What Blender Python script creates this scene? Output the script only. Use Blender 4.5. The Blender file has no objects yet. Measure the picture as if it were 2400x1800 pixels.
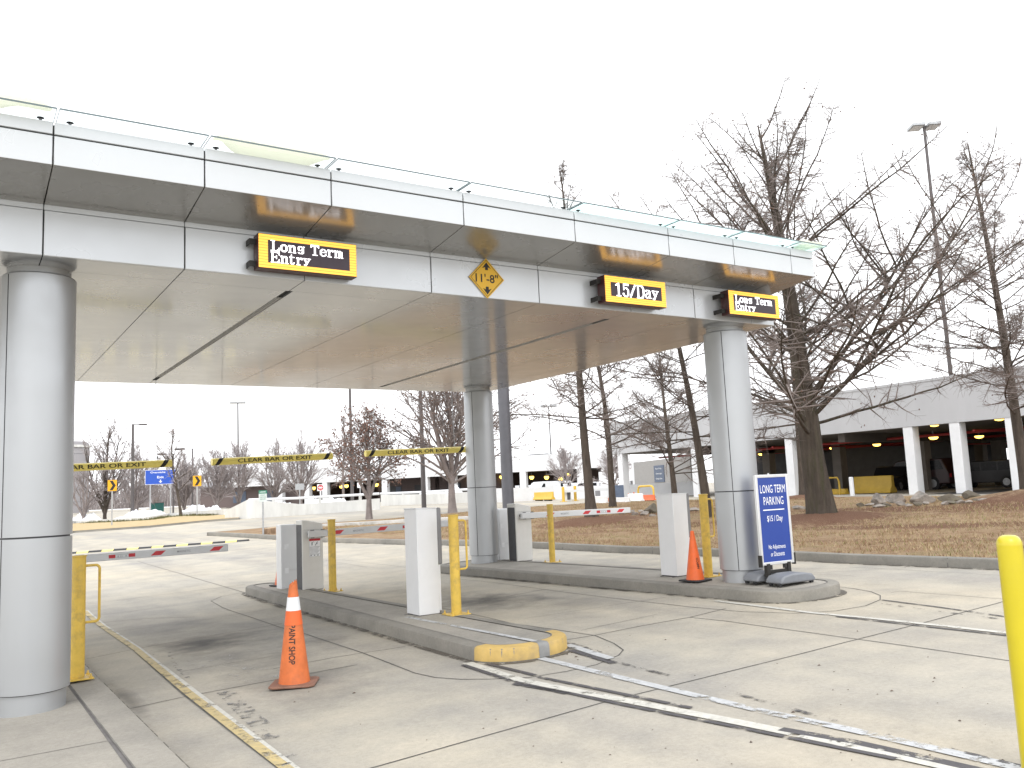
import bpy, bmesh, math, random
import numpy as np
from mathutils import Vector, Matrix
random.seed(7); RNG = np.random.default_rng(11)
D = bpy.data; SC = bpy.context.scene; COL = SC.collection
PI = math.pi; R = math.radians

# ------------------------------------------------------------------ camera
CAM_LOC = Vector((0, 0, 1.6)); FPX = 2029.53
yaw, pitch, roll = R(33.1318), R(7.0039), R(-2.6068)
_f = Vector((math.sin(yaw)*math.cos(pitch), math.cos(yaw)*math.cos(pitch), math.sin(pitch)))
_r0 = Vector((math.cos(yaw), -math.sin(yaw), 0)); _u0 = _r0.cross(_f)
CR = _r0*math.cos(roll)+_u0*math.sin(roll); CU = -_r0*math.sin(roll)+_u0*math.cos(roll); CF = _f
cam = D.cameras.new('camera'); cam_o = D.objects.new('camera', cam); COL.objects.link(cam_o)
m = Matrix((CR, CU, -CF)).transposed().to_4x4(); m.translation = CAM_LOC; cam_o.matrix_world = m
cam.sensor_width = 36; cam.lens = FPX/2400*36; cam.clip_start = .05; cam.clip_end = 3000
SC.camera = cam_o

# ------------------------------------------------------------------ sky, sun, exposure
SUN_EL, SUN_ROT = R(48), R(215)
w = D.worlds.new('World'); SC.world = w; w.use_nodes = True
nt = w.node_tree; nt.nodes.clear()
sky = nt.nodes.new('ShaderNodeTexSky'); sky.sky_type = 'NISHITA'; sky.sun_disc = False
sky.sun_elevation = SUN_EL; sky.sun_rotation = SUN_ROT; sky.dust_density = 5; sky.air_density = 1.5
hs = nt.nodes.new('ShaderNodeHueSaturation'); hs.inputs['Saturation'].default_value = .12
mixc = nt.nodes.new('ShaderNodeMix'); mixc.data_type = 'RGBA'; mixc.inputs[0].default_value = .82
mixc.inputs[7].default_value = (15.2, 15.4, 15.8, 1)
bg = nt.nodes.new('ShaderNodeBackground'); bg.inputs['Strength'].default_value = .1
wo = nt.nodes.new('ShaderNodeOutputWorld')
nt.links.new(sky.outputs[0], hs.inputs['Color']); nt.links.new(hs.outputs[0], mixc.inputs[6])
nt.links.new(mixc.outputs[2], bg.inputs[0]); nt.links.new(bg.outputs[0], wo.inputs[0])
sl = D.lights.new('sun', 'SUN'); sl.energy = .6; sl.angle = R(25); sl.color = (1, .97, .92)
so = D.objects.new('sun', sl); COL.objects.link(so); so.location = (0, 0, 60)
sd = Vector((math.sin(SUN_ROT)*math.cos(SUN_EL), math.cos(SUN_ROT)*math.cos(SUN_EL), math.sin(SUN_EL)))
so.rotation_euler = sd.to_track_quat('Z', 'Y').to_euler()
SC.view_settings.view_transform = 'Standard'; SC.view_settings.look = 'None'
SC.view_settings.exposure = 0.55; SC.view_settings.gamma = 1
SC.render.engine = 'CYCLES'
SC.cycles.max_bounces = 8; SC.cycles.transparent_max_bounces = 12

# ------------------------------------------------------------------ terrain and helpers
def zg(x, y):
    xe = min(max(x, -10), 28)
    return .0302*(xe-9.55)-.012*(y-8.77)+.022*(min(max(y, 16), 60)-16)+.012*max(0, y-60)
def ray(px, py):
    return CF+CR*((px-1200)/FPX)-CU*((py-900)/FPX)
def G(px, py, off=0.):                       # ground point seen along a sight line
    d = ray(px, py); lo = .5; t = .6
    while t < 600:
        P = CAM_LOC+d*t
        if P.z < zg(P.x, P.y)+off: break
        lo = t; t *= 1.02
    hi = t
    for _ in range(36):
        mm = (lo+hi)/2; P = CAM_LOC+d*mm
        if P.z < zg(P.x, P.y)+off: hi = mm
        else: lo = mm
    return CAM_LOC+d*hi
def AT(px, py, depth):                       # point at a given depth along the view axis
    return CAM_LOC+ray(px, py)*depth
def ONY(px, py, y):
    d = ray(px, py); return CAM_LOC+d*(y/d.y)

def lk(o): COL.objects.link(o); return o
def tag(o, label=None, cat=None, group=None, kind=None):
    if label: o['label'] = label
    if cat: o['category'] = cat
    if group: o['group'] = group
    if kind: o['kind'] = kind
    return o
def thing(name, label, cat, loc=(0, 0, 0), rz=0, group=None):
    o = lk(D.objects.new(name, None)); o.location = loc; o.rotation_euler = (0, 0, rz); o.empty_display_size = .2
    return tag(o, label, cat, group)
def copy_tree(o, parent=None):
    c = o.copy(); COL.objects.link(c)
    if parent: c.parent = parent
    for ch in list(o.children): copy_tree(ch, c)
    return c
def dup(o, loc, rz=None, label=None, group=None):
    c = copy_tree(o); c.location = loc
    if rz is not None: c.rotation_euler = (0, 0, rz)
    if label: c['label'] = label
    if group: c['group'] = group
    return c

class MB:
    def __init__(s, org=(0, 0, 0)):
        s.v = []; s.f = []; s.mi = []; s.cur = 0; s.o = Vector(org); s.sm = []
        s.smooth = False
    def mat(s, i): s.cur = i; return s
    def add(s, vs, fs):
        b = len(s.v); s.v += [tuple(Vector(p)-s.o) for p in vs]
        for f in fs: s.f.append([b+i for i in f]); s.mi.append(s.cur); s.sm.append(s.smooth)
        return s
    def box(s, c, d, rz=0, M=None):
        x, y, z = d[0]/2, d[1]/2, d[2]/2
        vs = [Vector((a, b, e)) for e in (-z, z) for a, b in ((-x, -y), (x, -y), (x, y), (-x, y))]
        if rz: vs = [Matrix.Rotation(rz, 3, 'Z') @ v for v in vs]
        if M is not None: vs = [M @ v for v in vs]
        c = Vector(c)
        return s.add([v+c for v in vs], [(3, 2, 1, 0), (4, 5, 6, 7), (0, 1, 5, 4), (1, 2, 6, 5), (2, 3, 7, 6), (3, 0, 4, 7)])
    def bx(s, a, b):
        return s.box([(a[i]+b[i])/2 for i in range(3)], [abs(b[i]-a[i]) for i in range(3)])
    def prism(s, poly, z0, z1, zf=None):
        n = len(poly)
        f0 = (lambda p: z0) if zf is None else (lambda p: zf(*p)+z0)
        f1 = (lambda p: z1) if zf is None else (lambda p: zf(*p)+z1)
        vs = [(p[0], p[1], f0(p)) for p in poly]+[(p[0], p[1], f1(p)) for p in poly]
        return s.add(vs, [tuple(range(n-1, -1, -1)), tuple(range(n, 2*n))]+[(i, (i+1) % n, n+(i+1) % n, n+i) for i in range(n)])
    def extr(s, poly3, vec):
        n = len(poly3); vec = Vector(vec); vs = [Vector(p) for p in poly3]
        return s.add(vs+[p+vec for p in vs], [tuple(range(n-1, -1, -1)), tuple(range(n, 2*n))]+[(i, (i+1) % n, n+(i+1) % n, n+i) for i in range(n)])
    def quad(s, a, b, c, d): return s.add([a, b, c, d], [(0, 1, 2, 3)])
    def tube(s, pts, rad, n=8, caps=True, smooth=True):
        pts = [Vector(p) for p in pts]; k = len(pts)
        rad = rad if hasattr(rad, '__len__') else [rad]*k
        old = s.smooth; vs = []; up = None
        for i in range(k):
            t = (pts[min(i+1, k-1)]-pts[max(i-1, 0)]).normalized()
            if up is None: up = t.orthogonal().normalized()
            up = (up-t*up.dot(t)).normalized(); sd_ = t.cross(up)
            vs += [pts[i]+(up*math.cos(2*PI*j/n)+sd_*math.sin(2*PI*j/n))*rad[i] for j in range(n)]
        fs = [(i*n+j, i*n+(j+1) % n, (i+1)*n+(j+1) % n, (i+1)*n+j) for i in range(k-1) for j in range(n)]
        s.smooth = smooth; b = len(s.v); s.add(vs, fs); s.smooth = False
        if caps:
            s.f.append([b+j for j in range(n-1, -1, -1)]); s.f.append([b+(k-1)*n+j for j in range(n)])
            s.mi += [s.cur]*2; s.sm += [False]*2
        s.smooth = old; return s
    def lathe(s, prof, c=(0, 0, 0), n=32, smooth=True, closed=True):
        c = Vector(c); k = len(prof); vs = []
        for r_, z in prof: vs += [c+Vector((r_*math.cos(2*PI*j/n), r_*math.sin(2*PI*j/n), z)) for j in range(n)]
        fs = [(i*n+j, i*n+(j+1) % n, (i+1)*n+(j+1) % n, (i+1)*n+j) for i in range(k-1) for j in range(n)]
        old = s.smooth; s.smooth = smooth; b = len(s.v); s.add(vs, fs); s.smooth = False
        if closed:
            s.f.append([b+j for j in range(n-1, -1, -1)]); s.f.append([b+(k-1)*n+j for j in range(n)])
            s.mi += [s.cur]*2; s.sm += [False]*2
        s.smooth = old; return s
    def build(s, name, mats, parent=None, bevel=0, seg=2):
        me = D.meshes.new(name); me.from_pydata(s.v, [], s.f)
        mats = mats if isinstance(mats, (list, tuple)) else [mats]
        for q in mats: me.materials.append(q)
        me.polygons.foreach_set('material_index', s.mi); me.polygons.foreach_set('use_smooth', s.sm)
        me.update(); me.set_sharp_from_angle(angle=R(35)); o = lk(D.objects.new(name, me))
        if parent: o.parent = parent
        if bevel:
            b = o.modifiers.new('bevel', 'BEVEL'); b.width = bevel; b.segments = seg; b.limit_method = 'ANGLE'; b.angle_limit = R(40)
            b.harden_normals = False
        return o

_tc = {}
def text_geo(txt, bold=0.0, align='CENTER'):
    key = (txt, bold, align)
    if key in _tc: return _tc[key]
    cu = D.curves.new('lettering', 'FONT'); cu.body = txt; cu.align_x = align; cu.align_y = 'CENTER'; cu.size = 1; cu.offset = bold
    cu.resolution_u = 3
    o = lk(D.objects.new('lettering', cu)); dg = bpy.context.evaluated_depsgraph_get(); dg.update()
    me = D.meshes.new_from_object(o.evaluated_get(dg))
    vs = [v.co.copy() for v in me.vertices]; fs = [tuple(p.vertices) for p in me.polygons]
    D.objects.remove(o); D.curves.remove(cu); D.meshes.remove(me)
    if vs:
        xs = [v.x for v in vs]; ys = [v.y for v in vs]
        cx = (min(xs)+max(xs))/2 if align == 'CENTER' else min(xs); cy = (min(ys)+max(ys))/2
        for v in vs: v.x -= cx; v.y -= cy
        W_, H_ = max(xs)-min(xs), max(ys)-min(ys)
    _tc[key] = (vs, fs, W_, H_); return _tc[key]
def put_text(mb, txt, c, right, up, w_, h_, bold=0.0, align='CENTER'):
    vs, fs, W_, H_ = text_geo(txt, bold, align); c, right, up = Vector(c), Vector(right), Vector(up)
    mb.add([c+right*(v.x*w_/W_)+up*(v.y*h_/H_) for v in vs], fs)
def text_cut(txt, w_, h_, bold, ny):
    vs, fs, W_, H_ = text_geo(txt, bold); bm = bmesh.new(); bv = [bm.verts.new((v.x*w_/W_, v.y*h_/H_, 0)) for v in vs]
    for f in fs:
        try: bm.faces.new([bv[i] for i in f])
        except ValueError: pass
    for i in range(1, ny):
        bmesh.ops.bisect_plane(bm, geom=bm.verts[:]+bm.edges[:]+bm.faces[:], plane_co=(0, -h_/2+h_*i/ny, 0), plane_no=(0, 1, 0))
    bm.verts.index_update(); out = [v.co.copy() for v in bm.verts], [tuple(v.index for v in f.verts) for f in bm.faces]; bm.free(); return out

def sheet(name, poly, off, matl, kind='structure', label=None, cat=None):   # a patch that follows the terrain
    bm = bmesh.new(); vs = [bm.verts.new((p[0], p[1], 0)) for p in poly]; bm.faces.new(vs)
    bmesh.ops.triangulate(bm, faces=bm.faces[:])
    for co, no in (((28, 0, 0), (1, 0, 0)), ((-10, 0, 0), (1, 0, 0)), ((0, 16, 0), (0, 1, 0)), ((0, 60, 0), (0, 1, 0))):
        bmesh.ops.bisect_plane(bm, geom=bm.verts[:]+bm.edges[:]+bm.faces[:], plane_co=co, plane_no=no)
    for v in bm.verts: v.co.z = zg(v.co.x, v.co.y)+off
    for f in bm.faces:
        f.normal_update()
        if f.normal.z < 0: f.normal_flip()
    me = D.meshes.new(name); bm.to_mesh(me); bm.free(); me.materials.append(matl)
    o = lk(D.objects.new(name, me)); tag(o, label, cat, None, kind); return o
def strip_poly(pts, w0, w1=None):
    w1 = w0 if w1 is None else w1; n = len(pts); L, Rr = [], []
    for i, p in enumerate(pts):
        a = Vector(pts[max(i-1, 0)][:2]); b = Vector(pts[min(i+1, n-1)][:2]); d = (b-a).normalized(); nn = Vector((-d.y, d.x))
        ww = (w0+(w1-w0)*i/(n-1))/2; q = Vector(p[:2]); L.append(q+nn*ww); Rr.append(q-nn*ww)
    return L, Rr
def strips(mb, pts, w0, off, w1=None):
    L, Rr = strip_poly(pts, w0, w1)
    vs = [(p.x, p.y, zg(p.x, p.y)+off) for p in L]+[(p.x, p.y, zg(p.x, p.y)+off) for p in Rr]; n = len(pts)
    mb.add(vs, [(i, n+i, n+i+1, i+1) for i in range(n-1)])
def dens(pts, step=.5):
    out = []
    for a, b in zip(pts[:-1], pts[1:]):
        a, b = Vector(a[:2]), Vector(b[:2]); k = max(1, int((b-a).length/step))
        out += [a+(b-a)*(i/k) for i in range(k)]
    return out+[Vector(pts[-1][:2])]
def gp(*pp): return [G(*p) for p in pp]
# ------------------------------------------------------------------ materials
def nd(nt, t, **k):
    n = nt.nodes.new(t)
    for a, b in k.items():
        if a in ('data_type', 'blend_type', 'operation', 'noise_dimensions', 'feature', 'distance', 'wave_type', 'bands_direction', 'interpolation_type'): setattr(n, a, b)
        else: n.inputs[a].default_value = b
    return n
def c4(c): return (c[0], c[1], c[2], 1)
def noise(nt, scale, detail=4, rough=.6, coord=None, stretch=None):
    n = nd(nt, 'ShaderNodeTexNoise', Scale=scale, Detail=detail, Roughness=rough)
    tc = nt.nodes.new('ShaderNodeNewGeometry') if coord == 'world' else nt.nodes.new('ShaderNodeTexCoord')
    src = tc.outputs['Position'] if coord == 'world' else tc.outputs['Object']
    if stretch:
        mp = nd(nt, 'ShaderNodeMapping'); mp.inputs['Scale'].default_value = stretch; nt.links.new(src, mp.inputs[0]); src = mp.outputs[0]
    nt.links.new(src, n.inputs['Vector']); return n.outputs['Fac']
def ramp(nt, src, stops):
    r_ = nt.nodes.new('ShaderNodeValToRGB'); cr = r_.color_ramp
    while len(cr.elements) < len(stops): cr.elements.new(.5)
    for e, (p, c) in zip(cr.elements, stops): e.position = p; e.color = c4(c) if hasattr(c, '__len__') else (c, c, c, 1)
    nt.links.new(src, r_.inputs[0]); return r_.outputs[0]
def mixn(nt, fac, a, b, mode='MIX'):
    mx = nd(nt, 'ShaderNodeMix', data_type='RGBA', blend_type=mode)
    for s_, sock in ((fac, mx.inputs[0]), (a, mx.inputs[6]), (b, mx.inputs[7])):
        if isinstance(s_, (int, float)): sock.default_value = s_
        elif isinstance(s_, tuple): sock.default_value = c4(s_)
        else: nt.links.new(s_, sock)
    return mx.outputs[2]
def math_(nt, op, a, b=None):
    q = nd(nt, 'ShaderNodeMath', operation=op)
    for s_, sock in ((a, q.inputs[0]), (b, q.inputs[1])):
        if s_ is None: continue
        if isinstance(s_, (int, float)): sock.default_value = s_
        else: nt.links.new(s_, sock)
    return q.outputs[0]
def base(name):
    m_ = D.materials.new(name); m_.use_nodes = True; nt = m_.node_tree; return m_, nt, nt.nodes['Principled BSDF']
def mat(name, col, rough=.5, metal=0, var=.12, scale=6, col2=None, bump=0, bscale=60, coat=0, crough=.1, dirt=0, dirtc=(.12, .1, .08), stretch=None, spec=None):
    m_, nt, b = base(name)
    lo = tuple(c*(1-var) for c in col); hi = tuple(min(1, c*(1+var)) for c in (col2 or col))
    cc = ramp(nt, noise(nt, scale, 5, .6, None, stretch), [(.3, lo), (.7, hi)])
    if dirt:
        cc = mixn(nt, math_(nt, 'MULTIPLY', ramp(nt, noise(nt, scale*.6, 8, .7, None, stretch), [(.5, 0.), (.72, 1.)]), dirt), cc, dirtc)
    nt.links.new(cc, b.inputs['Base Color'])
    b.inputs['Metallic'].default_value = metal
    rr = ramp(nt, noise(nt, scale*2.3, 3), [(.3, max(0, rough-.06)), (.7, min(1, rough+.06))]); nt.links.new(rr, b.inputs['Roughness'])
    if coat: b.inputs['Coat Weight'].default_value = coat; b.inputs['Coat Roughness'].default_value = crough
    if spec is not None: b.inputs['Specular IOR Level'].default_value = spec
    if bump:
        bn = nd(nt, 'ShaderNodeBump', Strength=bump, Distance=.02); nt.links.new(noise(nt, bscale, 4), bn.inputs['Height']); nt.links.new(bn.outputs[0], b.inputs['Normal'])
    return m_
def emit(name, col, st):
    m_, nt, b = base(name); b.inputs['Base Color'].default_value = c4(tuple(c*.5 for c in col)); b.inputs['Emission Color'].default_value = c4(col); b.inputs['Emission Strength'].default_value = st; return m_

def concrete(name, a, b_, c_, stain=True, tread=False):
    m_, nt, b = base(name)
    big = noise(nt, .22, 5, .6, 'world'); mid = noise(nt, 1.3, 8, .65, 'world'); fine = noise(nt, 26, 6, .7, 'world'); grit = noise(nt, 170, 2, .5, 'world')
    cc = ramp(nt, big, [(.36, a), (.52, b_), (.64, c_)])
    cc = mixn(nt, .55, cc, ramp(nt, mid, [(.3, tuple(x*.78 for x in a)), (.62, tuple(x*1.06 for x in b_))]))
    cc = mixn(nt, .35, cc, ramp(nt, fine, [(.3, (.62, .61, .6)), (.7, (1.15, 1.15, 1.15))]), 'MULTIPLY')
    cc = mixn(nt, .3, cc, ramp(nt, grit, [(.32, (.55, .53, .5)), (.5, (1, 1, 1)), (.75, (1.2, 1.2, 1.2))]), 'MULTIPLY')
    sp = ramp(nt, noise(nt, 2.3, 10, .8, 'world'), [(.66, (0, 0, 0)), (.72, (1, 1, 1))])
    cc = mixn(nt, math_(nt, 'MULTIPLY', sp, .3), cc, (.16, .14, .12))
    geo = nt.nodes.new('ShaderNodeNewGeometry')
    if tread:
        sx = nd(nt, 'ShaderNodeSeparateXYZ'); nt.links.new(geo.outputs['Position'], sx.inputs[0])
        wv = noise(nt, .55, 4, .55, 'world', (1.0, .09, 1))
        cc = mixn(nt, .6, cc, ramp(nt, wv, [(.38, (.76, .765, .79)), (.56, (1.05, 1.04, 1.0))]), 'MULTIPLY')
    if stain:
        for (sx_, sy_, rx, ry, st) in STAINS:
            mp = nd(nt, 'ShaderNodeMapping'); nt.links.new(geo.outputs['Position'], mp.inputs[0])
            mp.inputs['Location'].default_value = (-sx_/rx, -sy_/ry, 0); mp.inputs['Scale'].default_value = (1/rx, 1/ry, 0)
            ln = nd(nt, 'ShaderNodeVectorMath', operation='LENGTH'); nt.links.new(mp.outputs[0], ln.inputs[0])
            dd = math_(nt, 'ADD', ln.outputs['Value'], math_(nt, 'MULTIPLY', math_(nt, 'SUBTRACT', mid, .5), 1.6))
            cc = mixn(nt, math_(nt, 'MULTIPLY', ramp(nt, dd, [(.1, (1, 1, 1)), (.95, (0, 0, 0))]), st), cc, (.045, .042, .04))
    nt.links.new(cc, b.inputs['Base Color']); b.inputs['Roughness'].default_value = .85; b.inputs['Specular IOR Level'].default_value = .3
    bn = nd(nt, 'ShaderNodeBump', Strength=.25, Distance=.01); nt.links.new(mixn(nt, .5, fine, grit), bn.inputs['Height']); nt.links.new(bn.outputs[0], b.inputs['Normal'])
    return m_
def paint(name, col, wear=.5, ws=9, col2=None):           # worn road paint: bare concrete shows where it has gone
    m_, nt, b = base(name)
    cc = ramp(nt, noise(nt, 14, 6, .7, 'world'), [(.3, tuple(c*.75 for c in (col2 or col))), (.65, col)])
    nt.links.new(cc, b.inputs['Base Color']); b.inputs['Roughness'].default_value = .7
    tr = nd(nt, 'ShaderNodeBsdfTransparent'); mx = nd(nt, 'ShaderNodeMixShader'); out = nt.nodes['Material Output']
    n1 = noise(nt, ws, 9, .75, 'world'); nt.links.new(ramp(nt, n1, [(wear-.04, (0, 0, 0)), (wear+.04, (1, 1, 1))]), mx.inputs[0])
    nt.links.new(b.outputs[0], mx.inputs[1]); nt.links.new(tr.outputs[0], mx.inputs[2]); nt.links.new(mx.outputs[0], out.inputs['Surface'])
    return m_

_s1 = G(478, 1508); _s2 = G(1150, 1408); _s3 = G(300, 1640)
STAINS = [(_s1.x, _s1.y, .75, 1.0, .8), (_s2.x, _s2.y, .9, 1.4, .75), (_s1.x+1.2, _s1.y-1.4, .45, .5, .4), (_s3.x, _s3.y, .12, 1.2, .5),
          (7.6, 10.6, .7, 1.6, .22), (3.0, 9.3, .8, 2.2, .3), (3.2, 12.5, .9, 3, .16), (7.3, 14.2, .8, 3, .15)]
M_conc = concrete('concrete_paving', (.365, .353, .33), (.465, .428, .36), (.53, .467, .36), True, True)
M_kerb = concrete('concrete_kerb', (.20, .195, .178), (.28, .265, .235), (.33, .31, .265), False)
M_slab = concrete('concrete_island_top', (.30, .288, .262), (.38, .355, .313), (.42, .393, .335), False)
M_wallc = mat('concrete_wall', (.62, .62, .60), .85, 0, .12, 1.2, dirt=.5, dirtc=(.4, .39, .36), stretch=(1, 1, .25))
M_white = mat('white_painted_concrete', (.74, .75, .77), .7, 0, .05, 1.5, dirt=.15, dirtc=(.5, .5, .5))
M_joint = mat('joint_sealant', (.10, .097, .092), .9, 0, .3, 3, dirt=.6, dirtc=(.22, .2, .18))
M_jointl = mat('faint_saw_cut', (.17, .16, .148), .9, 0, .35, 3, dirt=.7, dirtc=(.34, .32, .28))
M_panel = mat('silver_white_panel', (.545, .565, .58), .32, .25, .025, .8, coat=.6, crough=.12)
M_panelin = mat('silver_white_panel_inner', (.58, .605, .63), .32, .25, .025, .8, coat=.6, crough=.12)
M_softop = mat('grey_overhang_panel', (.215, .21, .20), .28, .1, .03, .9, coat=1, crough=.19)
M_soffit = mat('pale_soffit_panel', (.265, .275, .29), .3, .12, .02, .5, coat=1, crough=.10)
M_gap = mat('panel_joint_black', (.03, .03, .032), .8)
M_column = mat('brushed_silver_column', (.46, .475, .49), .42, .6, .03, 1.5, stretch=(1, 1, .1))
M_yel = mat('yellow_bollard_paint', (.68, .46, .075), .5, 0, .12, 9, dirt=.75, dirtc=(.28, .19, .08), coat=.15)
M_yelb = mat('bright_yellow_plastic', (.56, .46, .003), .35, 0, .06, 3, coat=.5, crough=.25, dirt=.15, dirtc=(.5, .42, .05))
M_yelbar = mat('yellow_pipe', (.94, .78, .2), .4, 0, .04, 4, dirt=.12, dirtc=(.45, .36, .1))
M_blk = mat('black_vinyl', (.02, .018, .016), .6)
M_rubber = mat('black_rubber', (.03, .03, .032), .75, 0, .3, 8)
M_orange = mat('orange_cone_plastic', (.74, .13, .025), .5, 0, .1, 6, dirt=.35, dirtc=(.42, .12, .05))
M_orange2 = mat('faded_orange_cone', (.62, .155, .04), .6, 0, .16, 7, dirt=.6, dirtc=(.36, .12, .06))
M_conebase = mat('dirty_orange_base', (.24, .12, .08), .8, 0, .25, 9, dirt=.7, dirtc=(.2, .13, .1))
M_reflw = mat('white_reflective_sleeve', (.72, .74, .76), .35, 0, .06, 8, dirt=.2, dirtc=(.5, .48, .45))
M_cab = mat('white_cabinet_paint', (.76, .77, .785), .38, 0, .03, 3, coat=.3, crough=.2, dirt=.12, dirtc=(.5, .49, .46))
M_gate = mat('warm_white_gate_housing', (.70, .69, .66), .42, 0, .04, 3, coat=.2, dirt=.2, dirtc=(.42, .4, .36))
M_dgrey = mat('dark_grey_trim', (.07, .07, .075), .5, 0, .1, 4)
M_mgrey = mat('mid_grey_plastic', (.22, .22, .23), .5, 0, .06, 4)
M_galv = mat('galvanised_steel', (.42, .43, .44), .45, .7, .15, 12)
M_pole = mat('grey_steel_pole', (.13, .13, .145), .5, .3, .1, 3)
M_polel = mat('light_pole_bronze', (.11, .10, .10), .5, .4, .1, 3)
M_red = mat('red_reflective', (.58, .035, .045), .4)
M_armw = mat('white_boom', (.66, .67, .68), .4, 0, .04, 5, dirt=.2, dirtc=(.45, .44, .42))
M_txtg = mat('grey_print', (.25, .27, .29), .6)
M_txtw = mat('white_print', (.85, .86, .88), .5)
M_blue = mat('blue_sign_face', (.016, .053, .29), .35, 0, .05, 3, coat=.2)
M_blue2 = mat('blue_road_sign', (.02, .09, .5), .4, 0, .05, 3)
M_mull = mat('slot_trim_grey', (.42, .415, .41), .5, 0, .05, 4)
M_slate = mat('slate_blue_sign', (.10, .13, .19), .5)
M_alu = mat('silver_sign_frame', (.72, .73, .74), .35, .5, .03, 4)
M_gbase = mat('grey_rolling_base', (.20, .21, .23), .5, 0, .08, 6, bump=.1)
M_ledor = emit('amber_led_border', (1, .50, .07), 1.0)
M_ledbk = mat('unlit_led_screen', (.035, .018, .03), .35)
M_ledw = emit('white_led_letters', (1, .97, 1), 1.7)
M_ledcase = mat('dark_brown_sign_case', (.06, .02, .02), .45)
M_ysign = mat('yellow_sign_face', (.72, .42, .02), .4, 0, .05, 4)
M_osign = mat('amber_sign_face', (.80, .40, .01), .4)
M_redsign = mat('red_sign_face', (.5, .02, .03), .4)
M_green = mat('green_sign_face', (.03, .22, .14), .5)
M_dump = mat('green_dumpster_paint', (.035, .17, .15), .6, 0, .15, 6, dirt=.3)
M_brick = mat('brown_brick', (.16, .125, .12), .9, 0, .2, 14)
M_stone = mat('grey_stone_wall', (.34, .33, .32), .9, 0, .25, 22, dirt=.3, dirtc=(.2, .2, .19))
M_dark = mat('dark_interior', (.035, .035, .04), .9)
M_ceil = mat('shaded_garage_ceiling', (.10, .088, .08), .9, 0, .1, 2)  # ceiling colour darkened to stand for the garage's inner shade
M_floor = mat('shaded_garage_floor', (.07, .067, .065), .85, 0, .15, 2)  # interior shade is put into the floor colour
M_lamp = emit('amber_ceiling_lamp', (1, .62, .12), 3.5)
M_snow = mat('snow', (.86, .88, .92), .8, 0, .04, 5, bump=.4, bscale=9)
M_glassd = mat('dark_car_glass', (.012, .013, .016), .25, 0, .05, 3, spec=.25)
M_tyre = mat('tyre_rubber', (.025, .025, .026), .85)
M_bark = mat('grey_brown_bark', (.085, .068, .055), .95, 0, .35, 9, bump=1, bscale=24, stretch=(1, 1, .25), dirt=.4, dirtc=(.05, .045, .03))
M_barkm = mat('mossy_bark', (.068, .054, .042), .95, 0, .4, 7, bump=1, bscale=22, stretch=(1.4, 1.4, .18), dirt=.8, dirtc=(.045, .048, .018))
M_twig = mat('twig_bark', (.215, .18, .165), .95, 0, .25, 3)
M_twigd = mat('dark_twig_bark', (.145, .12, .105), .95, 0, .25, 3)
M_twigf = mat('hazed_grey_brown_bark', (.24, .205, .195), .95, 0, .2, 2)  # grey-brown bark tone, paled to paint in distance haze
M_twigp = mat('hazed_twig_bark', (.36, .32, .315), .95, 0, .2, 2)  # twigs lightened in colour so far trees look hazy
M_seed = mat('brown_seed_heads', (.16, .10, .075), .95, 0, .3, 4)
M_leafred = mat('rust_dry_leaves', (.22, .125, .095), .95, 0, .3, 3)
M_inwall = mat('shade_dark_inner_wall', (.10, .10, .105), .9, 0, .15, 2)  # wall darkened in colour to carry the dim interior's shade
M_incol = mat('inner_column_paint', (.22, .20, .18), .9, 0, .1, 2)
M_rock = mat('grey_brown_rock', (.22, .205, .19), .9, 0, .3, 4, col2=(.36, .32, .28), bump=1, bscale=12, dirt=.5, dirtc=(.16, .11, .08))
M_rockd = mat('mossy_dark_rock', (.15, .13, .10), .95, 0, .3, 4, bump=1, bscale=12, dirt=.5, dirtc=(.1, .1, .05))
M_stump = mat('cut_stump_wood', (.24, .16, .10), .95, 0, .4, 9, bump=1, bscale=18, stretch=(1, 1, .3), dirt=.5, dirtc=(.08, .06, .045))
M_wparapn = mat('shaded_white_parapet', (.47, .475, .49), .75, 0, .07, .5, dirt=.25, dirtc=(.36, .36, .36), stretch=(1, 1, .3))  # near parapet: tree shading put into a darker copy of the white
M_wparap = mat('white_painted_parapet', (.70, .71, .73), .75, 0, .05, .7, dirt=.2, dirtc=(.5, .5, .5), stretch=(1, 1, .3))
M_pipe = mat('red_sprinkler_pipe', (.35, .03, .03), .5)
M_wvan = mat('white_car_paint', (.72, .73, .75), .3, 0, .02, 2, coat=.6, crough=.05)
M_bcar = mat('black_car_paint', (.014, .014, .017), .45, 0, .1, 2, coat=.15, crough=.1)
M_gcar = mat('grey_car_paint', (.10, .105, .115), .3, .3, .1, 2, coat=.8, crough=.05)
M_rcar = mat('dark_red_car_paint', (.03, .008, .009), .45, 0, .1, 2, coat=.15, crough=.1)

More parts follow.
